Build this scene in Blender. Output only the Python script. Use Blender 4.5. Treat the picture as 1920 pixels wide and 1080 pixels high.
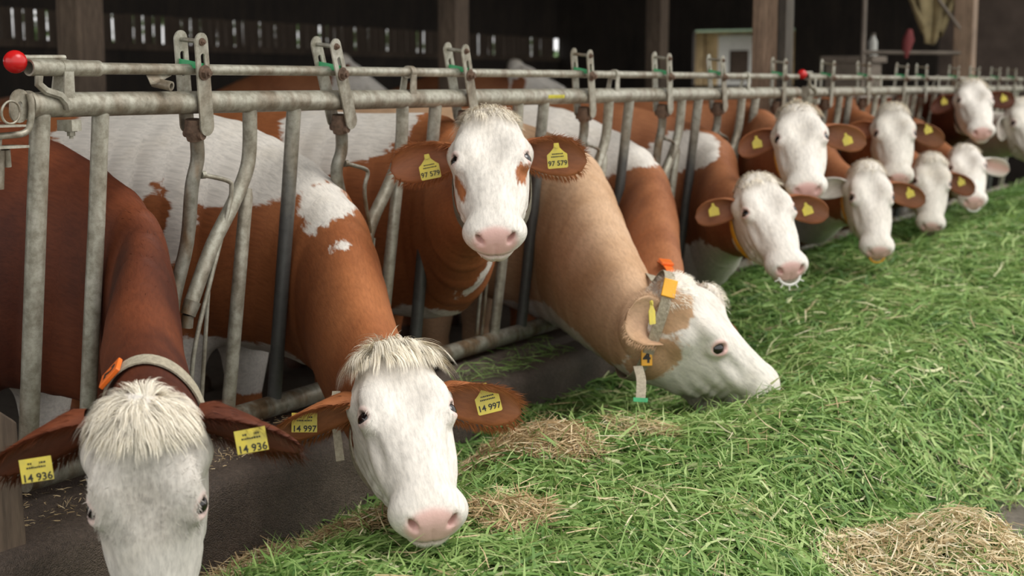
import bpy, math, random, time
import numpy as np
from mathutils import Vector, Matrix
T0 = time.time()
for o in list(bpy.data.objects):
    bpy.data.objects.remove(o)
SC = bpy.context.scene
COL = SC.collection
rng = np.random.default_rng(7)
random.seed(7)

# ------------------------------------------------------------------ camera, sky, sun, exposure
YAW, PITCH = math.radians(59.627), math.radians(8.195)
CAM = np.array([0.0, -2.663, 1.45])
cd = bpy.data.cameras.new('camera')
cam = bpy.data.objects.new('camera', cd)
COL.objects.link(cam)
cd.sensor_width = 36.0
cd.lens = 2667.0 * 36.0 / 1920.0
cd.clip_start, cd.clip_end = 0.05, 200
cam.location = CAM
cam.rotation_euler = (math.pi / 2 - PITCH, 0, -YAW)
cd.dof.use_dof = True
cd.dof.focus_distance = 3.5
cd.dof.aperture_fstop = 3.4
SC.camera = cam

world = bpy.data.worlds.new('world')
SC.world = world
world.use_nodes = True
wn = world.node_tree
wn.nodes.clear()
w_out = wn.nodes.new('ShaderNodeOutputWorld')
w_bg = wn.nodes.new('ShaderNodeBackground')
w_grad = wn.nodes.new('ShaderNodeValToRGB')
w_tc = wn.nodes.new('ShaderNodeTexCoord')
w_sep = wn.nodes.new('ShaderNodeSeparateXYZ')
wn.links.new(w_tc.outputs['Generated'], w_sep.inputs[0])
wn.links.new(w_sep.outputs['Z'], w_grad.inputs[0])
wn.links.new(w_grad.outputs[0], w_bg.inputs[0])
wn.links.new(w_bg.outputs[0], w_out.inputs[0])
w_grad.color_ramp.elements[0].position = 0.0
w_grad.color_ramp.elements[0].color = (0.93, 0.92, 0.90, 1)
w_grad.color_ramp.elements[1].position = 0.8
w_grad.color_ramp.elements[1].color = (1.0, 0.99, 0.97, 1)
w_bg.inputs[1].default_value = 1.5

sd = bpy.data.lights.new('sun', 'SUN')
sd.energy = 2.0
sd.angle = math.radians(35)
sd.color = (1.0, 0.97, 0.92)
sun = bpy.data.objects.new('sun', sd)
COL.objects.link(sun)
sun.rotation_euler = (Vector((0, 0, 0)) - Vector((0.3, -1.0, 1.7))).to_track_quat('-Z', 'Y').to_euler()

SC.view_settings.view_transform = 'Standard'
SC.view_settings.look = 'None'
SC.view_settings.gamma = 1.0
SC.view_settings.use_curve_mapping = False
SC.view_settings.exposure = 0.0

# ------------------------------------------------------------------ helpers
def link(o, parent=None):
    COL.objects.link(o)
    if parent is not None:
        o.parent = parent
    return o

def tag(o, label=None, cat=None, group=None, kind=None):
    if label: o['label'] = label
    if cat: o['category'] = cat
    if group: o['group'] = group
    if kind: o['kind'] = kind
    return o

def empty(name, loc, label=None, cat=None, group=None):
    o = bpy.data.objects.new(name, None)
    o.location = loc
    o.empty_display_size = 0.1
    link(o)
    return tag(o, label, cat, group)

def np_mesh(name, V, F, mats=(), smooth=True, attrs=None, fidx=None):
    """V (n,3); F (m,k) same-size faces or list of arrays"""
    me = bpy.data.meshes.new(name)
    V = np.asarray(V, np.float32)
    Fs = F if isinstance(F, (list, tuple)) else [F]
    Fs = [np.asarray(f, np.int32) for f in Fs if len(f)]
    me.vertices.add(len(V))
    me.vertices.foreach_set('co', V.ravel())
    nl = sum(f.size for f in Fs)
    nf = sum(len(f) for f in Fs)
    me.loops.add(nl)
    me.loops.foreach_set('vertex_index', np.concatenate([f.ravel() for f in Fs]))
    me.polygons.add(nf)
    tot = np.concatenate([np.full(len(f), f.shape[1]) for f in Fs]).astype(np.int32)
    st = np.concatenate([[0], np.cumsum(tot)[:-1]]).astype(np.int32)
    me.polygons.foreach_set('loop_start', st)
    if smooth:
        me.polygons.foreach_set('use_smooth', np.ones(nf, bool))
    for m in mats:
        me.materials.append(m)
    if fidx is not None:
        me.polygons.foreach_set('material_index', np.asarray(fidx, np.int32))
    if attrs:
        for k, v in attrs.items():
            v = np.asarray(v, np.float32)
            if v.ndim == 1:
                a = me.attributes.new(k, 'FLOAT', 'POINT'); a.data.foreach_set('value', v)
            else:
                a = me.attributes.new(k, 'FLOAT_VECTOR', 'POINT'); a.data.foreach_set('vector', v.ravel())
    me.update(calc_edges=True)
    me.validate()
    return me

class MB:
    """collects boxes, tubes, plates into one mesh"""
    def __init__(self):
        self.v, self.f, self.n = [], [], 0
    def add(self, V, F):
        V = np.asarray(V, float).reshape(-1, 3)
        for f in F:
            self.f.append([i + self.n for i in f])
        self.v.append(V); self.n += len(V)
        return self
    def box(self, lo, hi, R=None, c=None):
        x0, y0, z0 = lo; x1, y1, z1 = hi
        V = np.array([(x0,y0,z0),(x1,y0,z0),(x1,y1,z0),(x0,y1,z0),(x0,y0,z1),(x1,y0,z1),(x1,y1,z1),(x0,y1,z1)], float)
        if R is not None: V = V @ np.asarray(R).T
        if c is not None: V = V + np.asarray(c)
        return self.add(V, [(0,3,2,1),(4,5,6,7),(0,1,5,4),(1,2,6,5),(2,3,7,6),(3,0,4,7)])
    def tube(self, pts, r, n=12, cap=True, hollow=0.0):
        P = np.asarray(pts, float)
        rr = np.broadcast_to(np.asarray(r, float), (len(P),))
        T = np.gradient(P, axis=0); T /= np.linalg.norm(T, axis=1)[:, None] + 1e-12
        ref = np.array([0, 0, 1.0]) if abs(T[0][2]) < .9 else np.array([0, 1.0, 0])
        s = np.cross(T[0], ref); s /= np.linalg.norm(s)
        rings = []
        for i in range(len(P)):
            s = s - T[i] * (s @ T[i]); s /= np.linalg.norm(s)
            t = np.cross(T[i], s)
            a = np.arange(n) * 2 * math.pi / n
            rings.append(P[i] + rr[i] * (np.cos(a)[:, None] * s + np.sin(a)[:, None] * t))
        V = np.concatenate(rings); F = []
        for i in range(len(P) - 1):
            for j in range(n):
                k = (j + 1) % n
                F.append((i*n+j, i*n+k, (i+1)*n+k, (i+1)*n+j))
        if hollow > 0:
            m = len(V)
            R0 = P[0] + (rings[0] - P[0]) * (1 - hollow); D0 = R0 + T[0] * rr[0] * 2
            V = np.concatenate([V, R0, D0])
            for j in range(n):
                k = (j + 1) % n
                F.append((j, m+j, m+k, k)); F.append((m+j, m+n+j, m+n+k, m+k))
            F.append(tuple(m+n+j for j in range(n)))
            F.append(tuple((len(P)-1)*n + j for j in range(n)))
        elif cap:
            F.append(tuple(range(n))[::-1]); F.append(tuple((len(P)-1)*n + j for j in range(n)))
        return self.add(V, F)
    def plate(self, outline, thick, R, c, holes=None):
        """2D outline in local xy, extruded along local z"""
        o = np.asarray(outline, float); n = len(o)
        V = np.concatenate([np.c_[o, np.full(n, -thick/2)], np.c_[o, np.full(n, thick/2)]])
        V = V @ np.asarray(R).T + np.asarray(c)
        F = [tuple(range(n))[::-1], tuple(range(n, 2*n))]
        F += [(i, (i+1) % n, n+(i+1) % n, n+i) for i in range(n)]
        return self.add(V, F)
    def frame(self, outer, inner, thick, R, c):
        """ring shaped plate: outer and inner outlines of equal length"""
        o = np.asarray(outer, float); q = np.asarray(inner, float); n = len(o)
        z = thick / 2
        V = np.concatenate([np.c_[o, np.full(n,-z)], np.c_[q, np.full(n,-z)], np.c_[o, np.full(n,z)], np.c_[q, np.full(n,z)]])
        V = V @ np.asarray(R).T + np.asarray(c)
        F = []
        for i in range(n):
            k = (i + 1) % n
            F += [(i, n+i, n+k, k), (2*n+i, 2*n+k, 3*n+k, 3*n+i), (i, k, 2*n+k, 2*n+i), (n+i, 3*n+i, 3*n+k, n+k)]
        return self.add(V, F)
    def mesh(self, name, mat, smooth=None):
        me = bpy.data.meshes.new(name)
        me.from_pydata(np.concatenate(self.v).tolist(), [], self.f)
        for m in (mat if isinstance(mat, (list, tuple)) else [mat]):
            me.materials.append(m)
        me.update()
        if smooth is not None:
            me.polygons.foreach_set('use_smooth', np.ones(len(me.polygons), bool))
            me.set_sharp_from_angle(angle=math.radians(smooth))
        return me
    def build(self, name, mat, parent=None, smooth=40, bevel=0):
        o = bpy.data.objects.new(name, self.mesh(name, mat, smooth))
        link(o, parent)
        if bevel:
            m = o.modifiers.new('bevel', 'BEVEL'); m.width = bevel; m.segments = 2; m.limit_method = 'ANGLE'
        if parent is not None and parent.type == 'EMPTY' or (parent is not None and parent.get('_w')):
            o.matrix_parent_inverse = Matrix.Translation(-parent_loc(parent))
        return o

def parent_loc(p):
    v = Vector((0, 0, 0))
    while p is not None:
        v = v + p.location
        p = p.parent
    return v

def obj(name, me, parent=None):
    """mesh with world coordinates under a parent Empty that only has a location"""
    o = bpy.data.objects.new(name, me)
    link(o, parent)
    if parent is not None:
        r = parent
        while r.parent is not None: r = r.parent
        if parent is r: o.matrix_parent_inverse = Matrix.Translation(-r.location)
    return o

def nodes(name):
    m = bpy.data.materials.new(name); m.use_nodes = True
    nt = m.node_tree
    b = nt.nodes['Principled BSDF']
    return m, nt, b

def N(nt, typ, **kw):
    n = nt.nodes.new(typ)
    for k, v in kw.items():
        if k.startswith('i_'):
            n.inputs[int(k[2:]) if k[2:].isdigit() else k[2:]].default_value = v
        else:
            setattr(n, k, v)
    return n

def ramp(nt, src, stops, interp='LINEAR'):
    r = nt.nodes.new('ShaderNodeValToRGB'); r.color_ramp.interpolation = interp
    el = r.color_ramp.elements
    while len(el) < len(stops): el.new(0.5)
    for e, (p, c) in zip(el, stops):
        e.position = p; e.color = c if len(c) == 4 else (*c, 1)
    nt.links.new(src, r.inputs[0])
    return r.outputs[0]

def mixc(nt, fac, a, b, mode='MIX'):
    m = nt.nodes.new('ShaderNodeMix'); m.data_type = 'RGBA'; m.blend_type = mode
    for sock, v in ((m.inputs[0], fac), (m.inputs[6], a), (m.inputs[7], b)):
        if hasattr(v, 'is_output') or isinstance(v, bpy.types.NodeSocket): nt.links.new(v, sock)
        elif isinstance(v, (int, float)): sock.default_value = v
        else: sock.default_value = (*v, 1) if len(v) == 3 else v
    return m.outputs[2]

def math_(nt, op, a, b=None, c=None, clamp=False):
    m = nt.nodes.new('ShaderNodeMath'); m.operation = op; m.use_clamp = clamp
    for i, v in enumerate((a, b, c)):
        if v is None: continue
        if isinstance(v, bpy.types.NodeSocket): nt.links.new(v, m.inputs[i])
        else: m.inputs[i].default_value = v
    return m.outputs[0]

def noise(nt, scale, detail=3, rough=.55, vec=None, dist=0):
    n = nt.nodes.new('ShaderNodeTexNoise')
    n.inputs['Scale'].default_value = scale; n.inputs['Detail'].default_value = detail
    n.inputs['Roughness'].default_value = rough; n.inputs['Distortion'].default_value = dist
    if vec is not None: nt.links.new(vec, n.inputs['Vector'])
    return n

def objvec(nt, scale=None):
    t = nt.nodes.new('ShaderNodeTexCoord').outputs['Object']
    if scale is None: return t
    mp = nt.nodes.new('ShaderNodeMapping'); mp.inputs['Scale'].default_value = scale
    nt.links.new(t, mp.inputs[0]); return mp.outputs[0]

def bump(nt, b, h, strength=.3, dist=.01):
    n = nt.nodes.new('ShaderNodeBump'); n.inputs['Strength'].default_value = strength; n.inputs['Distance'].default_value = dist
    nt.links.new(h, n.inputs['Height']); nt.links.new(n.outputs[0], b.inputs['Normal'])

def simple(name, col, rough=.6, metal=0.0, spec=.5, var=.25, scale=12, bmp=.0, col2=None, vscale=None):
    m, nt, b = nodes(name)
    v = objvec(nt, vscale)
    n = noise(nt, scale, 4, .6, v)
    c2 = col2 or tuple(c * (1 - var) for c in col)
    c = ramp(nt, n.outputs[0], [(.32, c2), (.68, col)])
    nt.links.new(c, b.inputs['Base Color'])
    b.inputs['Roughness'].default_value = rough; b.inputs['Metallic'].default_value = metal
    b.inputs['Specular IOR Level'].default_value = spec
    if bmp: bump(nt, b, n.outputs[0], bmp, .01)
    return m
# ------------------------------------------------------------------ materials
def steel_material(name, dark=0.0, rust=.25, worn=0.0):
    m, nt, b = nodes(name)
    v = objvec(nt)
    n1 = noise(nt, 5, 5, .65, v); n2 = noise(nt, 38, 4, .7, v); n3 = noise(nt, 14, 3, .6, objvec(nt, (1, 1, .25)))
    k = 1 - dark
    c = ramp(nt, n1.outputs[0], [(.3, (.36*k, .345*k, .28*k)), (.55, (.44*k, .425*k, .35*k)), (.75, (.54*k, .525*k, .45*k))])
    dirt = ramp(nt, n3.outputs[0], [(.45, (0, 0, 0)), (.7, (1, 1, 1))])
    c = mixc(nt, math_(nt, 'MULTIPLY', dirt, rust * 2, clamp=True), c, (.17, .115, .065))
    sp = ramp(nt, n2.outputs[0], [(.35, (.62, .60, .56)), (.62, (1.05, 1.05, 1.05))])
    c = mixc(nt, 1.0, c, sp, 'MULTIPLY')
    if worn:      # rubbed dark and smooth by the necks, below the top rail
        sz = nt.nodes.new('ShaderNodeSeparateXYZ'); nt.links.new(v, sz.inputs[0])
        fz = math_(nt, 'ADD', sz.outputs[2], math_(nt, 'MULTIPLY', math_(nt, 'SUBTRACT', n3.outputs[0], .5), .5))
        fw = ramp(nt, fz, [(.62, (worn,)*3), (.90, (0,)*3)])
        c = mixc(nt, fw, c, (.055, .058, .060))
    nt.links.new(c, b.inputs['Base Color'])
    b.inputs['Metallic'].default_value = .35
    r = ramp(nt, n1.outputs[0], [(.3, (.5,)*3), (.7, (.36,)*3)])
    nt.links.new(r, b.inputs['Roughness'])
    bump(nt, b, n2.outputs[0], .18, .004)
    return m

M = {}
M['steel'] = steel_material('galvanised steel', 0, .35)
M['steel_dirty'] = steel_material('dirty steel', .28, .7)
M['steel_worn'] = steel_material('cow polished steel', .12, .3, worn=.88)
M['steel_arm'] = steel_material('brown stained steel', .45, .8)
M['rust'] = simple('rusty bolt', (.19, .12, .08), .75, .2, bmp=.4, scale=60, var=.5)
M['green_plastic'] = simple('green plastic', (.05, .42, .16), .4, var=.3, scale=30)
M['red_plastic'] = simple('red plastic', (.62, .015, .015), .25, var=.35, scale=10)
M['yellow_tag'] = simple('yellow tag plastic', (.66, .53, .06), .5, var=.2, scale=30, col2=(.50, .42, .08))
M['ink'] = simple('black ink', (.02, .02, .015), .6)
M['collar_web'] = simple('beige webbing', (.42, .37, .27), .85, var=.35, scale=90, bmp=.5)
M['collar_dark'] = simple('dark webbing', (.06, .055, .045), .85, var=.35, scale=90, bmp=.5)
M['orange_plastic'] = simple('orange plastic', (.85, .17, .02), .4, var=.2)
M['yellow_plastic'] = simple('yellow plastic', (.85, .42, .02), .4, var=.2)
M['white_plastic'] = simple('white plastic', (.80, .80, .74), .4, var=.15)
M['eye'] = simple('cow eye', (.012, .008, .008), .06, spec=.8, var=.5, scale=60)
M['eye_pale'] = simple('cow sclera', (.55, .45, .42), .2, var=.3, scale=60)
M['sticker'] = simple('yellow sticker', (.62, .55, .04), .5, var=.4, scale=25)

def coat_material(name, brown, brown_dark, white=(.72, .675, .61), grime=.25, amp=.05):
    m, nt, b = nodes(name)
    at = N(nt, 'ShaderNodeAttribute', attribute_name='patch').outputs['Fac']
    pk = N(nt, 'ShaderNodeAttribute', attribute_name='pink').outputs['Fac']
    dk = N(nt, 'ShaderNodeAttribute', attribute_name='dusk').outputs['Fac']
    hv = N(nt, 'ShaderNodeAttribute', attribute_name='hairvar').outputs['Fac']
    fl = N(nt, 'ShaderNodeAttribute', attribute_name='flow').outputs['Vector']
    v = objvec(nt)
    # streaky fur: noise stretched along the spine
    n0 = noise(nt, 26, 4, .7, fl); n1 = noise(nt, 7, 3, .6, v); n2 = noise(nt, 3, 3, .6, v); n3 = noise(nt, 120, 3, .7, fl)
    edge = math_(nt, 'ADD', at, math_(nt, 'MULTIPLY', math_(nt, 'SUBTRACT', n0.outputs[0], .5), amp * 1.6))
    edge = math_(nt, 'ADD', edge, math_(nt, 'MULTIPLY', math_(nt, 'SUBTRACT', n1.outputs[0], .5), amp * 1.2))
    f = math_(nt, 'MULTIPLY_ADD', edge, 90.0, .5, clamp=True)
    br = mixc(nt, ramp(nt, n2.outputs[0], [(.35, (0,)*3), (.65, (1,)*3)]), brown_dark, brown)
    wh = mixc(nt, ramp(nt, n1.outputs[0], [(.48, (0,)*3), (.8, (grime,)*3)]), white, (.46, .38, .26))
    c = mixc(nt, f, wh, br)
    st = ramp(nt, n3.outputs[0], [(.3, (.78,)*3), (.62, (1.06,)*3)])
    c = mixc(nt, 1.0, c, st, 'MULTIPLY')
    c = mixc(nt, pk, c, (.74, .47, .42))
    c = mixc(nt, dk, c, (.035, .025, .02))
    hb = math_(nt, 'ADD', hv, 1.0)
    cb = nt.nodes.new('ShaderNodeCombineXYZ')
    for i in range(3): nt.links.new(hb, cb.inputs[i])
    c = mixc(nt, 1.0, c, cb.outputs[0], 'MULTIPLY')
    nt.links.new(c, b.inputs['Base Color'])
    rr = math_(nt, 'SUBTRACT', .62, math_(nt, 'MULTIPLY', pk, .25))
    nt.links.new(rr, b.inputs['Roughness'])
    b.inputs['Specular IOR Level'].default_value = .22
    b.inputs['Sheen Weight'].default_value = .0
    b.inputs['Sheen Roughness'].default_value = .4
    hsum = math_(nt, 'ADD', n3.outputs[0], math_(nt, 'MULTIPLY', n0.outputs[0], 1.5))
    bump(nt, b, hsum, .18, .004)
    return m
# ------------------------------------------------------------------ cows: implicit surface, one continuous mesh
import openvdb
def smin(a, b, k):
    h = np.maximum(k - np.abs(a - b), 0)
    return np.minimum(a, b) - h * h / (4 * k)
def smax(a, b, k): return -smin(-a, -b, k)
def ell(P, c, r):
    c = np.asarray(c, np.float32); r = np.asarray(r, np.float32)
    q = np.sqrt((((P - c) / r) ** 2).sum(1))
    return (q - 1) * r.min()
def cone(P, A, B, ra, rb):
    A = np.asarray(A, np.float32); B = np.asarray(B, np.float32); d = B - A
    t = np.clip(((P - A) @ d) / (d @ d), 0, 1)
    return np.sqrt(((P - A - t[:, None] * d) ** 2).sum(1)) - (ra + (rb - ra) * t)

HK = np.array([  # a, top, bottom, half width
 (-.05, -.012, -.150, .094), (.00, .004, -.185, .100), (.05, .014, -.215, .107), (.10, .017, -.242, .110), (.15, .014, -.258, .110),
 (.20, .006, -.256, .104), (.25, -.001, -.249, .095), (.30, -.007, -.232, .086), (.35, -.013, -.208, .079), (.40, -.018, -.183, .073),
 (.45, -.022, -.166, .073), (.50, -.030, -.155, .071), (.55, -.045, -.150, .06)], np.float32)

EYE_C = (.205, .091, -.031)
def head_field(Q, detail=True):
    """Q in head coordinates (a towards the muzzle, b sideways, n out of the forehead)"""
    a, b, n = Q[:, 0], Q[:, 1], Q[:, 2]
    top = np.interp(a, HK[:, 0], HK[:, 1]); bot = np.interp(a, HK[:, 0], HK[:, 2]); w = np.interp(a, HK[:, 0], HK[:, 3])
    nc = (top + bot) / 2; hh = (top - bot) / 2
    t = np.clip((top - n) / (2 * hh), 0, 1)
    w = w * (1 - .42 * np.clip((t - .35) / .65, 0, 1) ** 1.3)
    w = w * (1 - .10 * np.clip((.25 - t) / .25, 0, 1))
    p = 2.5
    ea = np.maximum(np.maximum((a - .475) / .042, (0.075 - a) / .092), 0)
    q = ((np.abs(b) / w) ** p + (np.abs(n - nc) / hh) ** p + ea ** p) ** (1 / p)
    f = (q - 1) * np.minimum(w, hh)
    B = np.abs(b)
    S = np.stack([a, B, n], 1)
    f = smin(f, ell(S, (.03, .0, -.012), (.050, .062, .036)), .045)          # poll
    f = smin(f, ell(S, (.160, .076, -.012), (.050, .030, .024)), .035)       # brow
    f = smin(f, ell(S, (.215, .055, -.135), (.105, .047, .095)), .04)        # cheek
    f = smin(f, ell(S, (.300, .058, -.085), (.075, .026, .020)), .03)        # facial crest
    f = smin(f, ell(S, (.460, .037, -.082), (.046, .052, .043)), .025)       # muzzle
    f = smin(f, ell(S, (.448, .0, -.142), (.048, .046, .026)), .02)          # chin
    f = smin(f, ell(S, (.11, .095, -.075), (.036, .032, .036)), .03)         # ear root
    if detail:
        f = smax(f, -ell(S, (.20, .0, .046), (.09, .040, .042)), .03)        # dish between the brows
        f = smin(f, ell(S, EYE_C, (.038, .024, .027)), .014)                 # eyelids
        o_ = np.array([0, .76, .65], np.float32); r_ = S - (np.array(EYE_C, np.float32) + o_ * .0235)
        t_ = np.array([0, -.65, .76], np.float32)
        tt_ = r_ @ t_; s2 = np.stack([.74*r_[:, 0] + .67*tt_, r_ @ o_, .74*tt_ - .67*r_[:, 0]], 1)
        f = smax(f, -ell(s2, (0, 0, 0), (.0215, .017, .0122)), .004)         # eye opening
        f = f - .0022 * np.exp(-((np.sqrt((s2[:, 0]/.030)**2 + (s2[:, 2]/.021)**2) - 1) / .22) ** 2) * (np.abs(s2[:, 1]) < .03)
        f = smin(f, ell(S, (.490, .046, -.066), (.018, .025, .026)), .012)   # nostril wing
        s = S - np.array([.508, .043, -.066], np.float32)
        c, sn = math.cos(.6), math.sin(.6)
        s2 = np.stack([s[:, 0], s[:, 1]*c - s[:, 2]*sn, s[:, 1]*sn + s[:, 2]*c], 1)
        f = smax(f, -ell(s2, (0, 0, 0), (.028, .0085, .0175)), .006)         # nostril
        f = f + .0065 * np.exp(-((n + .121 + (a - .48) * .1) / .0045) ** 2) * np.clip((a - .375) / .03, 0, 1)   # mouth line
        f = f + .003 * np.exp(-((b) / .004) ** 2) * np.clip((a - .485) / .01, 0, 1) * (n < -.08)
        f = f + .0022 * np.sin(n * 150 + 30 * a) * np.exp(-((a - .30) / .06) ** 2) * (B > .04)
        f = f + .003 * np.sin(a * 170 + 60 * n) * np.exp(-((n + .16) / .05) ** 2 - ((a - .34) / .06) ** 2)
    return f

def cat(P, m):
    """Catmull-Rom resampling of rows of P with m points a span"""
    P = np.asarray(P, float); n = len(P)
    E = np.vstack([2*P[0]-P[1], P, 2*P[-1]-P[-2]])
    out = []
    for i in range(1, n):
        p0, p1, p2, p3 = E[i-1], E[i], E[i+1], E[i+2]
        for k in range(m):
            t = k / m
            out.append(.5*((2*p1)+(-p0+p2)*t+(2*p0-5*p1+4*p2-p3)*t*t+(-p0+3*p1-3*p2+p3)*t**3))
    out.append(P[-1])
    return np.array(out)

class Cow:
    def __init__(self, head, spine, legs=True, scale=1.0, span=4, stretch=(1, 1, 1)):
        t, a, n = [np.array(v, float) for v in head]
        a /= np.linalg.norm(a); n -= a * (a @ n); n /= np.linalg.norm(n)
        self.R = np.stack([a, np.cross(a, n) * -1 * -1, n], 1)   # columns a, b, n  (b = a x n is the cow's right)
        self.R[:, 1] = np.cross(n, a) * -1
        self.t = t; self.s = scale; self.stretch = np.array(stretch, float)
        self.st = cat(np.array(spine, float), span)      # columns x y z w h dx dy dz
        C = self.st[:, :3]
        T = np.gradient(C, axis=0); T /= np.linalg.norm(T, axis=1)[:, None]
        D = self.st[:, 5:8]; D = D - T * (D * T).sum(1)[:, None]; D /= np.linalg.norm(D, axis=1)[:, None]
        self.T, self.D = T, D
        self.legs = legs
        k0 = self.st
        self.front = self.st[-1 - span * 3]
        self.arc = np.concatenate([[0], np.cumsum(np.linalg.norm(np.diff(C, axis=0), axis=1))])
    def to_head(self, P): return ((P - self.t) @ self.R) / (self.s * self.stretch)
    def from_head(self, Q): return (np.asarray(Q, float) * self.s * self.stretch) @ self.R.T + self.t
    def body(self, P, want=False):
        P = P.astype(np.float32)
        C = self.st[:, :3].astype(np.float32); best = np.full(len(P), 9., np.float32); bi = np.zeros(len(P), np.float32); lat = None
        if want: lat = np.zeros((len(P), 3), np.float32)
        for i in range(len(C) - 1):
            d = C[i+1] - C[i]; L2 = float(d @ d); r = P - C[i]
            s = np.clip((r @ d) / L2, 0, 1)
            w = self.st[i, 3] + (self.st[i+1, 3] - self.st[i, 3]) * s
            h = self.st[i, 4] + (self.st[i+1, 4] - self.st[i, 4]) * s
            Di = (self.D[i] + self.D[i+1]); Di = (Di / np.linalg.norm(Di)).astype(np.float32)
            tt = (d / math.sqrt(L2)); Li = np.cross(tt, Di)
            o = r - s[:, None] * d
            u = o @ Di; v = o @ Li; x = o @ tt
            # narrower towards the top (withers) and the brisket
            ww = w * (1 - .20 * np.clip(u / h, 0, 1) ** 2)
            q = np.sqrt((np.abs(v) / ww) ** 2.2 + (np.abs(u) / h) ** 2.2 + (x / w) ** 2)
            f = (q - 1) * np.minimum(w, h)
            if want:
                m = f < best
                bi[m] = i + s[m]; lat[m, 0] = v[m] ; lat[m, 1] = u[m]
            best = np.minimum(best, f)
        if want: return best, bi, lat
        return best
    def leg_list(self):
        st = self.st
        out = []
        def add(base, zs, front):
            c = base[:3]; t = np.array([base[8], base[9]])
            for sgn in (-1, 1):
                lx, ly = -t[1] * sgn, t[0] * sgn
                off = .15
                x, y = c[0] + lx * off, c[1] + ly * off
                fx, fy = t
                if front:
                    pts = [((x, y, .80), .13), ((x+fx*.03, y+fy*.03, .62), .095), ((x+fx*.02, y+fy*.02, .40), .058), ((x+fx*.02, y+fy*.02, .36), .060), ((x, y, .12), .036), ((x, y, .09), .045), ((x+fx*.04, y+fy*.04, .03), .055)]
                else:
                    pts = [((x, y, .85), .17), ((x+fx*.10, y+fy*.10, .65), .12), ((x-fx*.06, y-fy*.06, .42), .062), ((x-fx*.07, y-fy*.07, .38), .060), ((x-fx*.02, y-fy*.02, .12), .038), ((x-fx*.02, y-fy*.02, .09), .046), ((x+fx*.03, y+fy*.03, .03), .056)]
                out.append(pts)
        B = self.key
        add(B['fore'], None, True); add(B['hind'], None, False)
        return out
    def field(self, P, detail=True):
        f = self.body(P)
        if self.legs:
            if not hasattr(self, '_legs'): self._legs = self.leg_list()
            for pts in self._legs:
                c = np.array(pts[2][0]); m = (np.abs(P[:, 0] - c[0]) < .40) & (np.abs(P[:, 1] - c[1]) < .42) & (P[:, 2] < 1.15)
                if not m.any(): continue
                g = np.full(m.sum(), 9., np.float32); Pm = P[m]
                for (p0, r0), (p1, r1) in zip(pts[:-1], pts[1:]): g = np.minimum(g, cone(Pm, p0, p1, r0, r1))
                f[m] = smin(f[m], g, .07)
        Q = self.to_head(P)
        m = (np.abs(Q[:, 0] - .23) < .42) & (np.abs(Q[:, 1]) < .25) & (np.abs(Q[:, 2] + .12) < .27)
        if m.any():
            g = head_field(Q[m].astype(np.float32), detail) * self.s
            f[m] = smin(f[m], g, .045)
        return f
    def mesh(self, h, sub=True):
        pts = self.st[:, :3]; r = self.st[:, 3:5].max(1)[:, None] + .05
        hp = np.array([self.from_head((.55, s*.12, n)) for s in (-1, 1) for n in (-.28, .06)] + [self.from_head((-.1, 0, 0))])
        lo = np.minimum((pts - r).min(0), hp.min(0)) - 3*h; hi = np.maximum((pts + r).max(0), hp.max(0)) + 3*h
        if self.legs: lo[2] = min(lo[2], -.06)
        bs = 8; H = h * bs
        nb = np.ceil((hi - lo) / H).astype(int)
        gi = np.indices(nb).reshape(3, -1).T
        cen = (lo + (gi + .5) * H - h/2).astype(np.float32)
        fb = self.field(cen, False)
        act = np.abs(fb) < H * .95 + .02
        arr = np.empty(nb * bs, np.float32).reshape(nb[0], bs, nb[1], bs, nb[2], bs)
        big = np.where(fb.reshape(nb) > 0, 3*h, -3*h)
        arr[:] = big[:, None, :, None, :, None]
        A = gi[act]
        loc = np.indices((bs, bs, bs)).reshape(3, -1).T
        for k in range(0, len(A), 1500):
            g = A[k:k+1500]
            P = (lo + ((g[:, None, :] * bs + loc[None]) * h)).reshape(-1, 3).astype(np.float32)
            f = self.field(P).reshape(len(g), bs, bs, bs)
            f = np.clip(f, -3*h, 3*h)
            arr[g[:, 0], :, g[:, 1], :, g[:, 2], :] = f
        G = openvdb.FloatGrid(3*h)
        G.copyFromArray(np.ascontiguousarray(arr.reshape(nb * bs)), tolerance=1e-6)
        V, F = G.convertToQuads(isovalue=0.0)
        V = (V * h + lo).astype(np.float32)
        F = np.asarray(F, np.int64)
        # drop stray pieces: keep largest component by flood (cheap label propagation)
        lab = np.arange(len(V))
        while True:
            m = lab[F].min(1); new = lab.copy()
            for j in range(4): np.minimum.at(new, F[:, j], m)
            new = new[new]
            if (new == lab).all(): break
            lab = new
        u, c = np.unique(lab, return_counts=True)
        F = F[lab[F[:, 0]] == u[c.argmax()]]
        use = np.zeros(len(V), bool); use[F.ravel()] = True
        idx = np.cumsum(use) - 1; V = V[use]; F = idx[F]
        quads, tris = F, np.zeros((0, 3), int)
        if sub:
            Q = self.to_head(V)
            inh = (Q[:, 0] > -.08) & (Q[:, 0] < .6) & (np.abs(Q[:, 1]) < .2) & (Q[:, 2] > -.32) & (Q[:, 2] < .1)
            fm = inh[F].all(1)
            V, quads, tris = subdivide(V, F, fm)
        V = self.snap(V, 2)
        return V, quads, tris
    def snap(self, V, it=2):
        e = .002
        for _ in range(it):
            f0 = self.field(V); g = np.stack([self.field(V + np.eye(3, dtype=np.float32)[i] * e) - f0 for i in range(3)], 1) / e
            g2 = (g * g).sum(1); st = np.clip(f0 / np.maximum(g2, .15), -.008, .008)
            V = (V - g * st[:, None]).astype(np.float32)
        return V
    def normal(self, V):
        e = .004; f0 = self.field(V, False)
        g = np.stack([self.field(V + np.eye(3, dtype=np.float32)[i] * e, False) - f0 for i in range(3)], 1)
        return g / (np.linalg.norm(g, axis=1)[:, None] + 1e-9)
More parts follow.
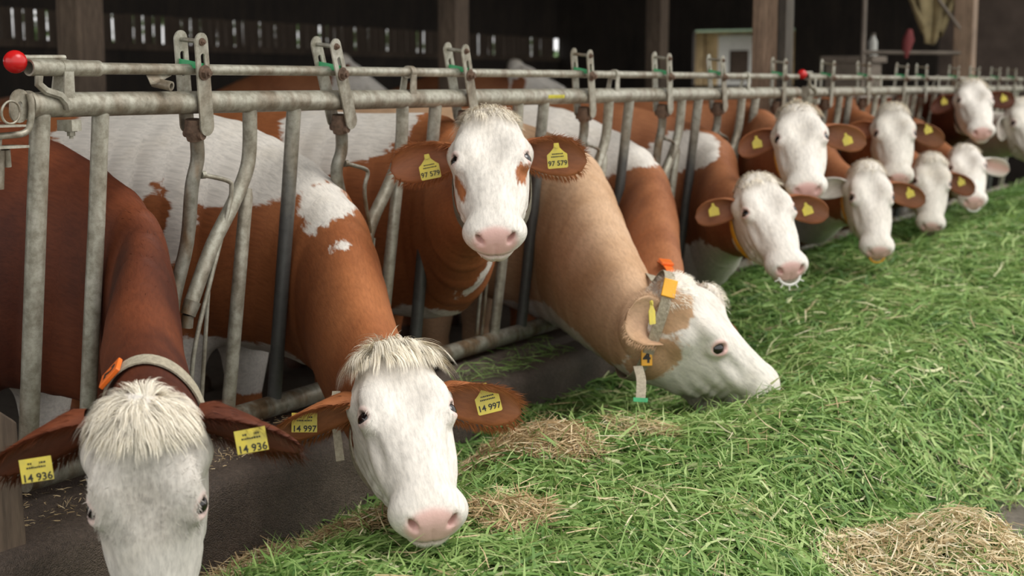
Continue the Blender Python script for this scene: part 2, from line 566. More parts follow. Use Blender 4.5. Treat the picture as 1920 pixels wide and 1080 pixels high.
    def surf(self, c, d, r=.4):
        """march from c along d to the surface"""
        c = np.asarray(c, float); d = np.asarray(d, float); d /= np.linalg.norm(d)
        ts = np.linspace(0, r, 160); P = (c + ts[:, None] * d).astype(np.float32)
        f = self.field(P, False); k = np.argmax(f > 0)
        if f[k] <= 0: k = len(ts) - 1
        return c + ts[k] * d

def subdivide(V, F, fm):
    """split the marked quads in four; neighbours of marked edges become triangle fans"""
    Fm, Fo = F[fm], F[~fm]
    E = np.sort(np.stack([Fm, np.roll(Fm, -1, 1)], 2).reshape(-1, 2), 1)
    key = E[:, 0].astype(np.int64) * len(V) + E[:, 1]
    uk, inv = np.unique(key, return_inverse=True)
    mid = (V[uk // len(V)] + V[uk % len(V)]) / 2
    cen = V[Fm].mean(1)
    n0 = len(V); n1 = n0 + len(uk)
    V2 = np.concatenate([V, mid, cen])
    e = inv.reshape(-1, 4) + n0; c = np.arange(len(Fm)) + n1
    q = np.concatenate([np.stack([Fm[:, j], e[:, j], c, e[:, (j-1) % 4]], 1) for j in range(4)])
    Eo = np.sort(np.stack([Fo, np.roll(Fo, -1, 1)], 2).reshape(-1, 2), 1)
    ko = Eo[:, 0].astype(np.int64) * len(V) + Eo[:, 1]
    pos = np.searchsorted(uk, ko); pos[pos >= len(uk)] = 0
    hit = (uk[pos] == ko).reshape(-1, 4); pos = pos.reshape(-1, 4) + n0
    tris = []
    for i in np.nonzero(hit.any(1))[0]:
        loop = []
        for j in range(4):
            loop.append(Fo[i, j])
            if hit[i, j]: loop.append(pos[i, j])
        s = next(k for k, x in enumerate(loop) if x >= n0)
        loop = loop[s:] + loop[:s]
        for k in range(1, len(loop) - 1): tris.append((loop[0], loop[k], loop[k+1]))
    quads = np.concatenate([q, Fo[~hit.any(1)]])
    return V2, quads, np.array(tris, int).reshape(-1, 3)

UPZ = (0, 0, 1)
def make_spine(head, cross, body, scale=1.0, neck=None, low=0.0, mid=None):
    """cross = (x, y, z, w, h) where the neck passes the barrier; body = (x at shoulder, slant dx per metre of y, y of shoulder)"""
    t, a, n = [np.array(v, float) for v in head]
    b = np.cross(a, n)
    s = scale
    j0 = t + s * (.105 * a - .115 * n)
    jb = t + s * (.085 * a - .20 * n)
    cx = np.array(cross[:3], float)
    bx, dx, by = body
    def P(y, z, w, h): return (bx + dx * (y - by), y, z, w, h, 0, 0, 1.0)
    rows = [P(by+1.95, 1.06, .14, .20), P(by+1.78, 1.04, .25, .29), P(by+1.45, 1.02, .29, .35), P(by+.95, .95, .36, .41), P(by+.5, .95, .33, .41), P(by+.08, .97, .26, .37)]
    rows.append((*cx, cross[3], cross[4], 0, (jb[1]-cx[1])*0, 1.0))
    tn = (jb - cx); tn /= np.linalg.norm(tn)
    up = -a * .7 + n * .7; up -= tn * (up @ tn); up /= np.linalg.norm(up)
    u0 = np.array([0, 0, 1.0]); um = (u0 + up); um /= np.linalg.norm(um)
    mp = (cx * .45 + jb * .55) if mid is None else np.array(mid[:3], float)
    mw, mh = (.115, .19) if neck is None else neck
    rows.append((*mp, mw, mh, *um))
    rows.append((*jb, .092*s, .128*s, *up))
    rows.append((*j0, .082*s, .092*s, *up))
    return rows

def build_cow(spec):
    name, head = spec['name'], spec['head']
    s = spec.get('scale', 1.0)
    near = spec.get('near', 0)
    rows = make_spine(head, spec['cross'], spec['body'], s, spec.get('neck'), mid=spec.get('mid'))
    if 'rows' in spec: rows = spec['rows'](rows)
    c = Cow(head, rows, True, s, stretch=spec.get('stretch', (1, 1, 1)))
    bx, dx, by = spec['body']
    dirv = np.array([-dx, -1.0]); dirv /= np.linalg.norm(dirv)
    c.key = {'fore': (bx + dx*.15, by + .15, 0, 0, 0, 0, 0, 0, *dirv), 'hind': (bx + dx*1.55, by + 1.55, 0, 0, 0, 0, 0, 0, *dirv)}
    h = spec.get('h', .012 if near else .018)
    V, Q, T = c.mesh(h, sub=True)
    n_body = len(V)
    # ---- coat fields
    Hq = c.to_head(V)
    _, bi, uv = c.body(V, True)
    patch = np.full(len(V), 1.0 if spec.get('base', 'brown') == 'brown' else -1.0, np.float32)
    for (cx, cy, cz, rx, ry, rz, sg) in spec.get('blobs', []):
        e = ell(V, (cx, cy, cz), (rx, ry, rz))
        patch = np.maximum(patch, -e) if sg > 0 else np.minimum(patch, e)
    hf = head_field(Hq.astype(np.float32), False)
    wl = spec.get('face', (.035, .42))            # where the white face ends behind the poll and the cheek
    hb = Hq[:, 0] + wl[0] + wl[1] * np.minimum(Hq[:, 2], 0) - np.maximum(np.abs(Hq[:, 1]) - .085, 0) * 1.2
    inh = (np.abs(Hq[:, 0] - .25) < .35) & (np.abs(Hq[:, 1]) < .2) & (Hq[:, 2] > -.33) & (Hq[:, 2] < .12)
    face = np.where(inh, hb, -1.0)
    patch = np.minimum(patch, np.where(inh, -np.clip(face, -1, 1), 1.0).astype(np.float32))
    for (ca, cb, cn, r1, r2, r3) in spec.get('head_brown', []):
        e = ell(Hq, (ca, cb, cn), (r1, r2, r3)); patch = np.maximum(patch, np.where(inh, -e, -1))
    B = np.abs(Hq[:, 1]); S = np.stack([Hq[:, 0], B, Hq[:, 2]], 1)
    sm = lambda x, lo, hi: np.clip((x - lo) / (hi - lo), 0, 1) ** 2 * (3 - 2 * np.clip((x - lo) / (hi - lo), 0, 1))
    nose = np.sqrt(((S[:, 0] - .51) / .056) ** 2 + (S[:, 1] / .066) ** 2 + ((S[:, 2] + .075) / .046) ** 2)
    pink = 1 - sm(nose, .75, 1.12)
    lip = np.exp(-((Hq[:, 2] + .121) / .009) ** 2) * sm(Hq[:, 0], .42, .46)
    pink = np.maximum(pink, lip * .6)
    rim = np.sqrt(((S[:, 0] - .205) / .028) ** 2 + ((S[:, 1] - .109) / .024) ** 2 + ((S[:, 2] + .015) / .023) ** 2)
    pink = np.maximum(pink, (1 - sm(rim, .8, 1.25)) * spec.get('rim', .55))
    pink = np.where(inh, pink, 0) * spec.get('pinkness', .95)
    s_ = S - np.array([.508, .043, -.064]); cc, sn = math.cos(.6), math.sin(.6)
    nd = np.sqrt((s_[:, 0]/.034)**2 + ((s_[:, 1]*cc - s_[:, 2]*sn)/.0085)**2 + ((s_[:, 1]*sn + s_[:, 2]*cc)/.0165)**2)
    dusk = (1 - sm(nd, .55, 1.05)) * .85
    dusk = np.maximum(dusk, (1 - sm(rim, .45, .75)) * .9)
    dusk = np.maximum(dusk, np.exp(-((Hq[:, 2] + .121 + (Hq[:, 0]-.48)*.1) / .003) ** 2) * sm(Hq[:, 0], .40, .43) * .5)
    dusk = np.where(inh, dusk, 0)
    hoof = (V[:, 2] < .075); dusk = np.where(hoof, .8, dusk)
    arc = np.interp(bi, np.arange(len(c.arc)), c.arc)
    flow = np.stack([arc * .22, uv[:, 0], uv[:, 1]], 1)
    fh = np.stack([Hq[:, 0] * .25 + 3, Hq[:, 1], Hq[:, 2]], 1)
    k = sm(-hf, -.03, .0)[:, None]
    flow = np.where((hf < .012)[:, None] & inh[:, None], fh, flow)
    ears = []
    Vs, Qs, off = [V], [Q], len(V)
    for e in spec['ears']:
        Ve, Fe, att = ear_mesh(c, e)
        Vs.append(Ve); Qs.append(Fe + off); off += len(Ve)
        patch = np.concatenate([patch, att['patch']]); pink = np.concatenate([pink, att['pink']])
        dusk = np.concatenate([dusk, att['dusk']]); flow = np.concatenate([flow, att['flow']])
    V = np.concatenate(Vs); Qa = np.concatenate(Qs)
    base = (V[:n_body][:, 0].mean(), V[:n_body][:, 1].mean(), 0.0)
    root = empty('cow', Vector((float(bx), float(by + .8), 0.0)), spec['label'], 'cow', spec.get('group', 'cows eating at the feed barrier'))
    off_ = np.array(root.location, np.float32)
    me = np_mesh('body', V - off_, [Qa, T], [spec['mat']], True,
                 {'patch': patch, 'pink': pink, 'dusk': dusk, 'flow': flow, 'hairvar': np.zeros(len(V))})
    ob = bpy.data.objects.new('body', me); link(ob, root)
    c.off = off_; c.root = root; c.spec = spec
    # ---- eyes
    for sgn in spec.get('eyes', (-1, 1)):
        P = c.from_head((.205, sgn * (EYE_C[1] + .003), EYE_C[2] + .002))
        me = eye_mesh(c, P, sgn, s)
        o = bpy.data.objects.new('eye', me); link(o, root); o.location = Vector((P - off_).tolist())
    c.data = dict(V=V, patch=patch, pink=pink, dusk=dusk, flow=flow, n=n_body, Q=Qa, T=T)
    return c

def spec_look(c): return np.array(c.spec.get('look', (0, 0, 0)), float)
def eye_mesh(c, P, sgn, s):
    me = bpy.data.meshes.new('eye')
    import bmesh
    bm = bmesh.new(); bmesh.ops.create_uvsphere(bm, u_segments=20, v_segments=12, radius=.0222 * s)
    out = .78 * c.R[:, 1] * sgn + .60 * c.R[:, 2] + spec_look(c)
    out = Vector((out / np.linalg.norm(out)).tolist())
    fwd = Vector(c.R[:, 0].tolist())
    bm.faces.ensure_lookup_table()
    for f in bm.faces:
        f.smooth = True
        d = f.calc_center_median().normalized()
        off = d - out * d.dot(out)
        f.material_index = 1 if (d.dot(out) < .62) else 0
    bm.to_mesh(me); bm.free()
    me.materials.append(M['eye']); me.materials.append(M['eye_pale'])
    return me

def ear_mesh(c, e):
    """e: side (+1/-1), dir (world), open (world normal of the opening), length, width, droop"""
    s = c.s
    base = c.from_head((e.get('base', (.108, .096, -.078))[0], e['side'] * e.get('base', (.108, .096, -.078))[1], e.get('base', (.108, .096, -.078))[2]))
    d = np.array(e['dir'], float); d /= np.linalg.norm(d)
    m = np.array(e['open'], float); m -= d * (m @ d); m /= np.linalg.norm(m)
    sd_ = np.cross(d, m)
    L, W = e.get('len', .20) * s, e.get('wid', .062) * s
    nu, nv = 18, 12
    U = np.linspace(0, 1, nu)
    wid = np.interp(U, [0, .12, .3, .5, .7, .85, .95, 1], [.52, .68, .90, 1.0, .97, .80, .50, .05]) * W
    ang = np.interp(U, [0, .3, .6, 1], [1.9, 1.15, .75, .5])
    drp = e.get('droop', .02)
    ce = base + np.outer(U * L, d) + np.outer(-(U ** 2) * drp, [0, 0, 1]) - np.outer(np.sin(U * math.pi) * .0, m)
    ring = []
    th = .0075 * s
    for i, u in enumerate(U):
        A = ang[i]; ts = np.linspace(-A, A, nv)
        R = wid[i] / max(math.sin(min(A, 1.57)), .2)
        x = R * np.sin(ts); z = -R * (np.cos(ts) - math.cos(min(A, 1.57)))
        t_ = th * (1 - .5 * u) * np.sqrt(np.maximum(1 - (ts / A) ** 2, 0.02)) + .0006
        if u > .97: t_ = t_ * .4
        outer = ce[i] + np.outer(x * (1 + t_ / R), sd_) + np.outer(z - t_, m)
        inner = ce[i] + np.outer(x * (1 - t_ / R), sd_) + np.outer(z + t_, m)
        ring.append(np.concatenate([outer, inner[::-1]]))
    n = 2 * nv
    V = np.concatenate(ring); F = []
    for i in range(nu - 1):
        for j in range(n):
            k = (j + 1) % n
            F.append((i*n+j, i*n+k, (i+1)*n+k, (i+1)*n+j))
    for i in (nu - 1,):
        for j in range(nv - 1): F.append((i*n+j, i*n+j+1, i*n+n-2-j, i*n+n-1-j))
    F = np.array(F)
    if np.dot(np.cross(V[F[0][1]] - V[F[0][0]], V[F[0][3]] - V[F[0][0]]), V[F[0][0]] - ce[0]) < 0: F = F[:, ::-1]
    uu = np.repeat(U, n); vv = np.tile(np.concatenate([np.linspace(-1, 1, nv), np.linspace(1, -1, nv)]), nu)
    inner = np.tile(np.concatenate([np.zeros(nv), np.ones(nv)]), nu)
    patch = np.full(len(V), .1 if e.get('brown', True) else -.1)
    if e.get('edge_white'): patch = np.where(np.abs(vv) > .8, -.02, patch)
    pink = inner * (1 - np.abs(vv)) * e.get('inner_pink', .15)
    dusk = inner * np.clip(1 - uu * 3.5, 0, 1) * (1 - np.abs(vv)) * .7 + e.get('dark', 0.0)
    flow = np.stack([uu * .05 + 7, vv * .05, inner * .03], 1)
    e['ce'], e['d'], e['m'], e['s'], e['L'], e['W'] = ce, d, m, sd_, L, W
    return V.astype(np.float32), F, dict(patch=patch.astype(np.float32), pink=pink, dusk=dusk, flow=flow)
def frame_from(n, up=(0, 0, 1), roll=0.0):
    n = np.array(n, float); n /= np.linalg.norm(n)
    y = np.array(up, float); y -= n * (y @ n); y /= np.linalg.norm(y)
    x = np.cross(y, n)
    c_, s_ = math.cos(roll), math.sin(roll)
    return np.stack([x * c_ + y * s_, y * c_ - x * s_, n], 1)

# ------------------------------------------------------------------ the barn and the feed alley
def gnoise(x, y, f, seed=0):
    """cheap smooth value noise on arrays"""
    r = np.random.default_rng(seed); ph = r.uniform(0, 6.28, (6, 2)); dr = r.normal(0, 1, (6, 2))
    s = 0
    for i in range(6):
        k = f * (1 + .35 * i); s = s + np.sin(x * dr[i, 0] * k + y * dr[i, 1] * k + ph[i, 0]) / (1 + .3 * i)
    return s / 3.2
def sstep(x, a, b):
    t = np.clip((x - a) / (b - a), 0, 1); return t * t * (3 - 2 * t)

def ground_material():
    m, nt, b = nodes('barn concrete')
    v = objvec(nt); n1 = noise(nt, 1.2, 5, .6, v); n2 = noise(nt, 30, 4, .7, v)
    c = ramp(nt, n1.outputs[0], [(.3, (.085, .068, .05)), (.7, (.17, .145, .115))])
    c = mixc(nt, 1.0, c, ramp(nt, n2.outputs[0], [(.3, (.6,)*3), (.7, (1.15,)*3)]), 'MULTIPLY')
    nt.links.new(c, b.inputs['Base Color']); b.inputs['Roughness'].default_value = .8
    bump(nt, b, n2.outputs[0], .6, .01)
    return m
def curb_material():
    m, nt, b = nodes('worn rough concrete')
    v = objvec(nt); n1 = noise(nt, 3.5, 5, .65, v); n2 = noise(nt, 90, 4, .75, v); n3 = noise(nt, 14, 4, .6, v)
    vo = nt.nodes.new('ShaderNodeTexVoronoi'); vo.inputs['Scale'].default_value = 260; nt.links.new(v, vo.inputs['Vector'])
    sep = nt.nodes.new('ShaderNodeSeparateXYZ'); nt.links.new(v, sep.inputs[0])
    c = ramp(nt, n1.outputs[0], [(.3, (.040, .028, .020)), (.52, (.080, .057, .042)), (.75, (.14, .105, .08))])
    c = mixc(nt, 1.0, c, ramp(nt, n2.outputs[0], [(.3, (.55,)*3), (.68, (1.35,)*3)]), 'MULTIPLY')
    c = mixc(nt, ramp(nt, vo.outputs['Distance'], [(.05, (.5,)*3), (.28, (0,)*3)]), c, (.24, .20, .16))
    nt.links.new(c, b.inputs['Base Color']); b.inputs['Roughness'].default_value = .7
    h = math_(nt, 'ADD', n2.outputs[0], math_(nt, 'MULTIPLY', vo.outputs['Distance'], -1.2))
    bump(nt, b, h, .8, .003)
    return m
def wood_material(name, c1, c2, scale=(1, 1, .12), rough=.85):
    m, nt, b = nodes(name)
    v = objvec(nt, scale); n1 = noise(nt, 9, 5, .65, v, .6); n2 = noise(nt, 60, 3, .7, v); n3 = noise(nt, 2.0, 3, .5, objvec(nt))
    c = ramp(nt, n1.outputs[0], [(.3, c2), (.7, c1)])
    c = mixc(nt, 1.0, c, ramp(nt, n2.outputs[0], [(.3, (.6,)*3), (.65, (1.1,)*3)]), 'MULTIPLY')
    c = mixc(nt, 1.0, c, ramp(nt, n3.outputs[0], [(.3, (.65,)*3), (.65, (1.1,)*3)]), 'MULTIPLY')
    nt.links.new(c, b.inputs['Base Color']); b.inputs['Roughness'].default_value = rough
    bump(nt, b, n2.outputs[0], .4, .005)
    return m
M['ground'] = ground_material(); M['curb'] = curb_material()
M['wood_old'] = wood_material('weathered post wood', (.20, .145, .10), (.10, .07, .05))
M['wood_light'] = wood_material('light post wood', (.36, .25, .17), (.22, .145, .095))
M['wood_grey'] = wood_material('grey board', (.10, .085, .065), (.05, .042, .033))
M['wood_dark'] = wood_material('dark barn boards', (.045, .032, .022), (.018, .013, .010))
M['wood_slat'] = wood_material('barn slats', (.13, .09, .06), (.06, .042, .03))
M['wood_yellow'] = wood_material('yellow shed boards', (.80, .60, .34), (.60, .42, .2))
M['paint_white'] = simple('white paint', (.80, .80, .76), .5, var=.1)
M['pole'] = simple('thin metal pole', (.24, .20, .16), .6, .3, var=.4, scale=6)
M['tarp'] = simple('straw coloured netting', (.34, .27, .14), .9, var=.45, scale=7, bmp=.4)
M['plaster'] = simple('dim brown wall', (.17, .125, .10), .9, var=.4, scale=3)
M['cloth_red'] = simple('faded red cloth', (.25, .05, .05), .8, var=.4)
M['leafy'] = simple('leaves outside', (.16, .30, .08), .8, var=.6, scale=9)
M['grey_crate'] = simple('grey brown crate', (.26, .21, .165), .8, var=.3)

def struct(name, mb, mat, smooth=None, bevel=0):
    o = bpy.data.objects.new(name, mb.mesh(name, mat, smooth)); link(o); o['kind'] = 'structure'
    if bevel:
        m = o.modifiers.new('bevel', 'BEVEL'); m.width = bevel; m.segments = 2
    return o
struct('floor', MB().box((-14, -12, -.25), (60, 22, -.012)), M['ground'])
struct('floor_barn', MB().box((-3, .25, -.02), (19.7, 8.0, 0.0)), M['ground'])
struct('floor_feed_alley', MB().box((-3, -7, -.02), (34, -.10, .08)), M['ground'])
# the low wall the barrier stands on, with a worn front edge
xs = np.arange(-1.5, 20, .025)
prof = [(.30, .0), (.30, .435), (.05, .430), (.035, .425), (.028, .405), (.02, .400), (-.06, .398), (-.095, .388), (-.115, .355), (-.11, .30), (-.105, .22), (-.10, .08), (-.10, 0)]
V = []
for i, (y, z) in enumerate(prof):
    k = 0 if i in (0, 1, len(prof)-1) else 1
    yy = y + k * (.010 * gnoise(xs, xs*0+i*.3, 5, 1) + .005 * gnoise(xs, xs*0+i, 23, 2)); zz = z + k * (.007 * gnoise(xs, xs*0+i*.4, 6, 3) + .003 * gnoise(xs, xs*0+i, 31, 5)) * (z > .1)
    V.append(np.stack([xs, yy, zz], 1))
V = np.stack(V, 1); n, p = V.shape[:2]
I = (np.arange(n-1)[:, None] * p + np.arange(p-1)[None]).ravel()
me = np_mesh('trim_curb', V.reshape(-1, 3), np.stack([I, I+p, I+p+1, I+1], 1), [M['curb']], True)
tc = bpy.data.objects.new('trim_curb', me); link(tc); tc['kind'] = 'structure'
# pale chaff on the ledge
# roof, rafters, back wall
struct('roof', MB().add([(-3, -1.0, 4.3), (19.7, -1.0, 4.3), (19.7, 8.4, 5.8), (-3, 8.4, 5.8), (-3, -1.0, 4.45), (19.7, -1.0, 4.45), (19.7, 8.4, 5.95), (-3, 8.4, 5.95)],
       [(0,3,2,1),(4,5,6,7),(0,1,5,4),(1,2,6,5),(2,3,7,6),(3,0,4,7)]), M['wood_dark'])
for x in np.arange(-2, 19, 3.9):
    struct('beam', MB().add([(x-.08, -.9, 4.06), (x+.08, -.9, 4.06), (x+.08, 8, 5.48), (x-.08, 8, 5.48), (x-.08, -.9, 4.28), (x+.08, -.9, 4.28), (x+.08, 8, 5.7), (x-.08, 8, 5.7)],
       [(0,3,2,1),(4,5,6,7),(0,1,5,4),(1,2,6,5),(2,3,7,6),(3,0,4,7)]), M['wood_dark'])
wb = empty('wall_back', (0, 8.0, 0)); wb['kind'] = 'structure'
def child(parent, name, mb, mat, bevel=0, smooth=None, label=None):
    me = mb.mesh(name, mat, smooth)
    off = np.array(parent_loc(parent))
    me.transform(Matrix.Translation(-Vector(off)))
    o = bpy.data.objects.new(name, me); link(o, parent)
    if bevel:
        m = o.modifiers.new('bevel', 'BEVEL'); m.width = bevel; m.segments = 2; m.limit_method = 'ANGLE'
    if label: o['label'] = label
    return o
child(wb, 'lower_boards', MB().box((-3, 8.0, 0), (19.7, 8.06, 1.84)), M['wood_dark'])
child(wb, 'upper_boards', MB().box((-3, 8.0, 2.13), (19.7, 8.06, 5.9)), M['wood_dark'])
child(wb, 'rail', MB().box((-3, 7.96, 1.78), (19.7, 8.0, 1.85)), M['wood_slat'])
x = 8.6
slat_me = None
while x < 19.5:
    w = .105 if not slat_me else .105
    if slat_me is None:
        mb = MB().box((0, 0, 0), (.105, .025, .31)); slat_me = mb.mesh('slat', M['wood_slat'])
    if rng.random() > .02:
        o = bpy.data.objects.new('slat', slat_me); link(o, wb)
        o.location = (x + rng.normal(0, .006), .0 + rng.normal(0, .004), 1.83); o.rotation_euler = (0, rng.normal(0, .012), 0)
        o.scale = (rng.uniform(.9, 1.16), 1, 1)
    x += .138
# greenery outside, behind the slats
def hedge(name, x0, x1, y, h, label, n=2600, seed=3):
    r = np.random.default_rng(seed)
    P = np.stack([r.uniform(x0, x1, n), y + r.normal(0, .25, n), r.uniform(0, 1, n) ** .7 * h], 1)
    P[:, 2] *= .75 + .25 * gnoise(P[:, 0], P[:, 0]*0, 1.2, seed)
    s = .13
    A = r.normal(0, 1, (n, 3)); A /= np.linalg.norm(A, axis=1)[:, None]; B = np.cross(A, r.normal(0, 1, (n, 3))); B /= np.linalg.norm(B, axis=1)[:, None]
    V = np.stack([P - A*s*.5 , P + B*s*.35, P + A*s*.5, P - B*s*.35], 1).reshape(-1, 3)
    F = np.arange(n)[:, None] * 4 + np.arange(4)[None]
    o = bpy.data.objects.new(name, np_mesh(name, V, F, [M['leafy']], False)); link(o)
    return tag(o, label, 'hedge', kind='stuff')
hedge('hedge', 9, 30, 11.2, 3.3, 'leafy hedge outside, glimpsed through the gaps between the barn slats', 6500)
# far end wall with the bright opening
we = empty('wall_end', (19.6, 4, 0)); we['kind'] = 'structure'
child(we, 'wall_boards', MB().box((19.6, 5.75, 0), (19.7, 8, 5.8)).box((19.6, -.2, 0), (19.7, 4.2, 1.3)).box((19.6, 4.2, 2.22), (19.7, 5.75, 5.8)).box((19.6, 2.2, 1.3), (19.7, 4.2, 5.75)), M['wood_dark'])
child(we, 'lower_boards', MB().box((19.6, 4.2, 0), (19.7, 5.75, 1.42)), M['wood_slat'])
struct('wall_right', MB().box((19.72, -2.5, 0), (19.8, 3.0, 4.6)), M['plaster'])
# little shed in the daylight beyond the opening
sh = empty('shed', (23, 5.8, 0), 'sunlit shed of yellow boards with a white framed window, seen through the far opening', 'shed')
child(sh, 'wall', MB().box((23, 4.0, 0), (23.1, 7.8, 2.35)), M['wood_yellow'])
for i in range(14):
    y = 4.0 + i * .27
    child(sh, 'plank', MB().box((22.96, y + .01, 0), (23.0, y + .25, 2.35)), M['wood_yellow'])
child(sh, 'roof', MB().add([(22.6, 3.7, 2.30), (22.6, 8.1, 2.30), (25, 8.1, 2.8), (25, 3.7, 2.8), (22.6, 3.7, 2.36), (22.6, 8.1, 2.36), (25, 8.1, 2.86), (25, 3.7, 2.86)], [(0,3,2,1),(4,5,6,7),(0,1,5,4),(1,2,6,5),(2,3,7,6),(3,0,4,7)]), simple('pale green roof', (.45, .62, .42), .5))
wf = child(sh, 'window_frame', MB().box((22.90, 5.95, 1.3), (22.95, 6.15, 2.25)).box((22.90, 6.50, 1.3), (22.95, 6.70, 2.25)).box((22.90, 6.151, 2.0), (22.95, 6.499, 2.25)).box((22.90, 6.151, 1.3), (22.95, 6.499, 1.5)), M['paint_white'])
child(wf, 'pane', MB().box((22.93, 6.151, 1.501), (22.94, 6.499, 1.999)), simple('window glass', (.12, .09, .07), .1))
# posts
def post(x, y, w, d, z0, z1, label, mat, group=None, board=False):
    t = empty('wooden_post', (x, y, z0), label, 'post', group)
    child(t, 'shaft', MB().box((x - w/2, y - d/2, z0), (x + w/2, y + d/2, z1)), mat, .008)
    if board:
        child(t, 'side_board', MB().box((x - w/2, y - d/2 - .05, z0), (x + w/2, y - d/2 - .002, z1)), M['wood_grey'], .004)
    return t
post(5.84, 3.6, .20, .17, 0, 4.9, 'dark brown barn post nearest the left end, behind the red brown cow', M['wood_old'], 'row of posts deep in the barn')
post(9.76, 3.6, .20, .17, 0, 4.9, 'dim barn post above the white cow face that looks at the camera', M['wood_old'], 'row of posts deep in the barn')
post(13.66, 3.6, .20, .17, 0, 4.9, 'dim slim barn post just left of the bright opening', M['wood_old'], 'row of posts deep in the barn')
post(7.74, .20, .13, .15, .43, 4.4, 'thick light brown post with a grey side board, at the joint of the two barriers', M['wood_light'], None, True)
post(12.45, .20, .16, .16, .43, 4.4, 'brown post behind the far barrier, near the hanging net', M['wood_light'])
# wooden stump beside the near barrier
t = empty('board_post', (2.15, -.02, .37), 'short weathered wooden board standing on the curb at the left edge', 'post')
child(t, 'board', MB().add([(2.02, -.075, .375), (2.185, -.075, .375), (2.185, .0, .375), (2.02, .0, .375), (2.02, -.07, .80), (2.178, -.07, .68), (2.172, .005, .68), (2.02, .005, .80)],
     [(0,3,2,1),(4,5,6,7),(0,1,5,4),(1,2,6,5),(2,3,7,6),(3,0,4,7)]), M['wood_old'], .006)
t = empty('narrow_post', (2.05, .06, .42), 'narrow upright timber rising behind the short board at the left edge', 'post')
child(t, 'timber', MB().box((2.06, .09, .43), (2.125, .13, 1.30)), M['wood_old'], .004)
# things hanging and standing deep on the right
def netting():
    U, Vv = np.meshgrid(np.linspace(0, 1, 46), np.linspace(0, 1, 30), indexing='ij')
    top = np.array([12.17, .76, 2.9]); a = np.array([12.48-12.21, .22-.68, 0]) * 1.35
    w = 1.25 - .97 * Vv ** 2.4
    cx = .5 + (U - .5) * w
    P = top + cx[..., None] * a + np.stack([0*U, 0*U, -1.13 * Vv * (1 - .25 * (2*U-1)**2)], -1)
    P[..., 1] += .035 * np.sin(U * 38) * (1 - .3*Vv); P[..., 0] += .05 * np.sin(U * 27 + 1)
    n, m = U.shape; I = (np.arange(n-1)[:, None] * m + np.arange(m-1)[None]).ravel()
    me = np_mesh('hanging_net', P.reshape(-1, 3), np.stack([I, I+1, I+m+1, I+m], 1), [M['tarp']], True)
    o = bpy.data.objects.new('hanging_net', me); link(o)
    s = o.modifiers.new('thick', 'SOLIDIFY'); s.thickness = .012
    return tag(o, 'straw coloured net hanging in a pointed bag from above, far right', 'net')
netting()
fr = empty('metal_frame', (12.0, .9, 0), 'thin metal pole frame with a cross bar and a brace below the hanging net', 'frame')
child(fr, 'upright', MB().tube([(12.05, .95, 0), (12.05, .95, 3.2)], .022, 10), M['pole'], smooth=40)
child(fr, 'upright', MB().tube([(12.42, .14, 0), (12.42, .14, 3.2)], .022, 10), M['pole'], smooth=40)
child(fr, 'cross_bar', MB().tube([(12.04, .95, 1.71), (12.42, .14, 1.70)], .018, 10), M['pole'], smooth=40)
child(fr, 'brace', MB().tube([(12.30, .40, 2.15), (12.42, .14, 1.78)], .014, 8), M['pole'], smooth=40)
t = empty('crate', (13.3, 1.35, 0), 'dull grey brown crate top showing above the far barrier rails', 'crate')
child(t, 'box', MB().box((13.1, 1.2, 0), (13.5, 1.62, 1.64)), M['grey_crate'], .01)
child(t, 'lid', MB().box((13.06, 1.16, 1.64), (13.54, 1.66, 1.70)), M['grey_crate'], .008)
def can(name, P, label):
    x, y, z = P; t = empty(name, P, label, 'bottle')
    child(t, 'body', MB().tube([(x, y, z), (x, y, z+.13), (x, y, z+.16), (x, y, z+.18)], [.04, .04, .022, .02], 14), M['white_plastic'], smooth=50)
    child(t, 'cap', MB().tube([(x, y, z+.18), (x, y, z+.205)], .022, 12), M['pole'], smooth=50)
can('white_bottle', (13.12, 1.18, 1.70), 'white bottle standing on the grey brown crate')
t = empty('red_cloth', (12.2, .62, 1.72), 'faded red rag hanging over the frame bar', 'cloth')
child(t, 'rag', MB().tube([(12.2, .60, 1.90), (12.21, .61, 1.82), (12.19, .62, 1.74), (12.2, .62, 1.66)], [.02, .05, .04, .01], 10), M['cloth_red'], smooth=60)

# ------------------------------------------------------------------ feed barrier (rails, bars, locking arms)
ZR, DYB, HB = 1.3992, .1005, .9185
_k = math.hypot(DYB, HB); DV = np.array([0, DYB, -HB]) / _k; NV = np.array([0, -HB, -DYB]) / _k; XV = np.array([1.0, 0, 0])
def FP(u, d, off=0.0): return np.array([u, 0, ZR]) + DV * d + NV * off
RF = np.stack([XV, -DV, NV * 1.0], 1)        # plate frame: x along the rail, y up the barrier, z towards the alley
def stadium(u0, d0, u1, d1, r, n=28):
    A = np.array([u0, -d0]); B = np.array([u1, -d1]); t = (A - B) / np.linalg.norm(A - B); ang = math.atan2(t[1], t[0])
    return A, B, ang
def ray_outline(c, A, B, r, n):
    out = []
    for k in range(n):
        a = 2 * math.pi * k / n; d = np.array([math.cos(a), math.sin(a)])
        lo, hi = 0, 2.0
        for _ in range(30):
            m = (lo + hi) / 2; p = c + d * m; s = np.clip((p - A) @ (B - A) / ((B - A) @ (B - A)), 0, 1)
            if np.linalg.norm(p - A - s * (B - A)) < r: lo = m
            else: hi = m
        out.append(c + d * lo)
    return np.array(out)
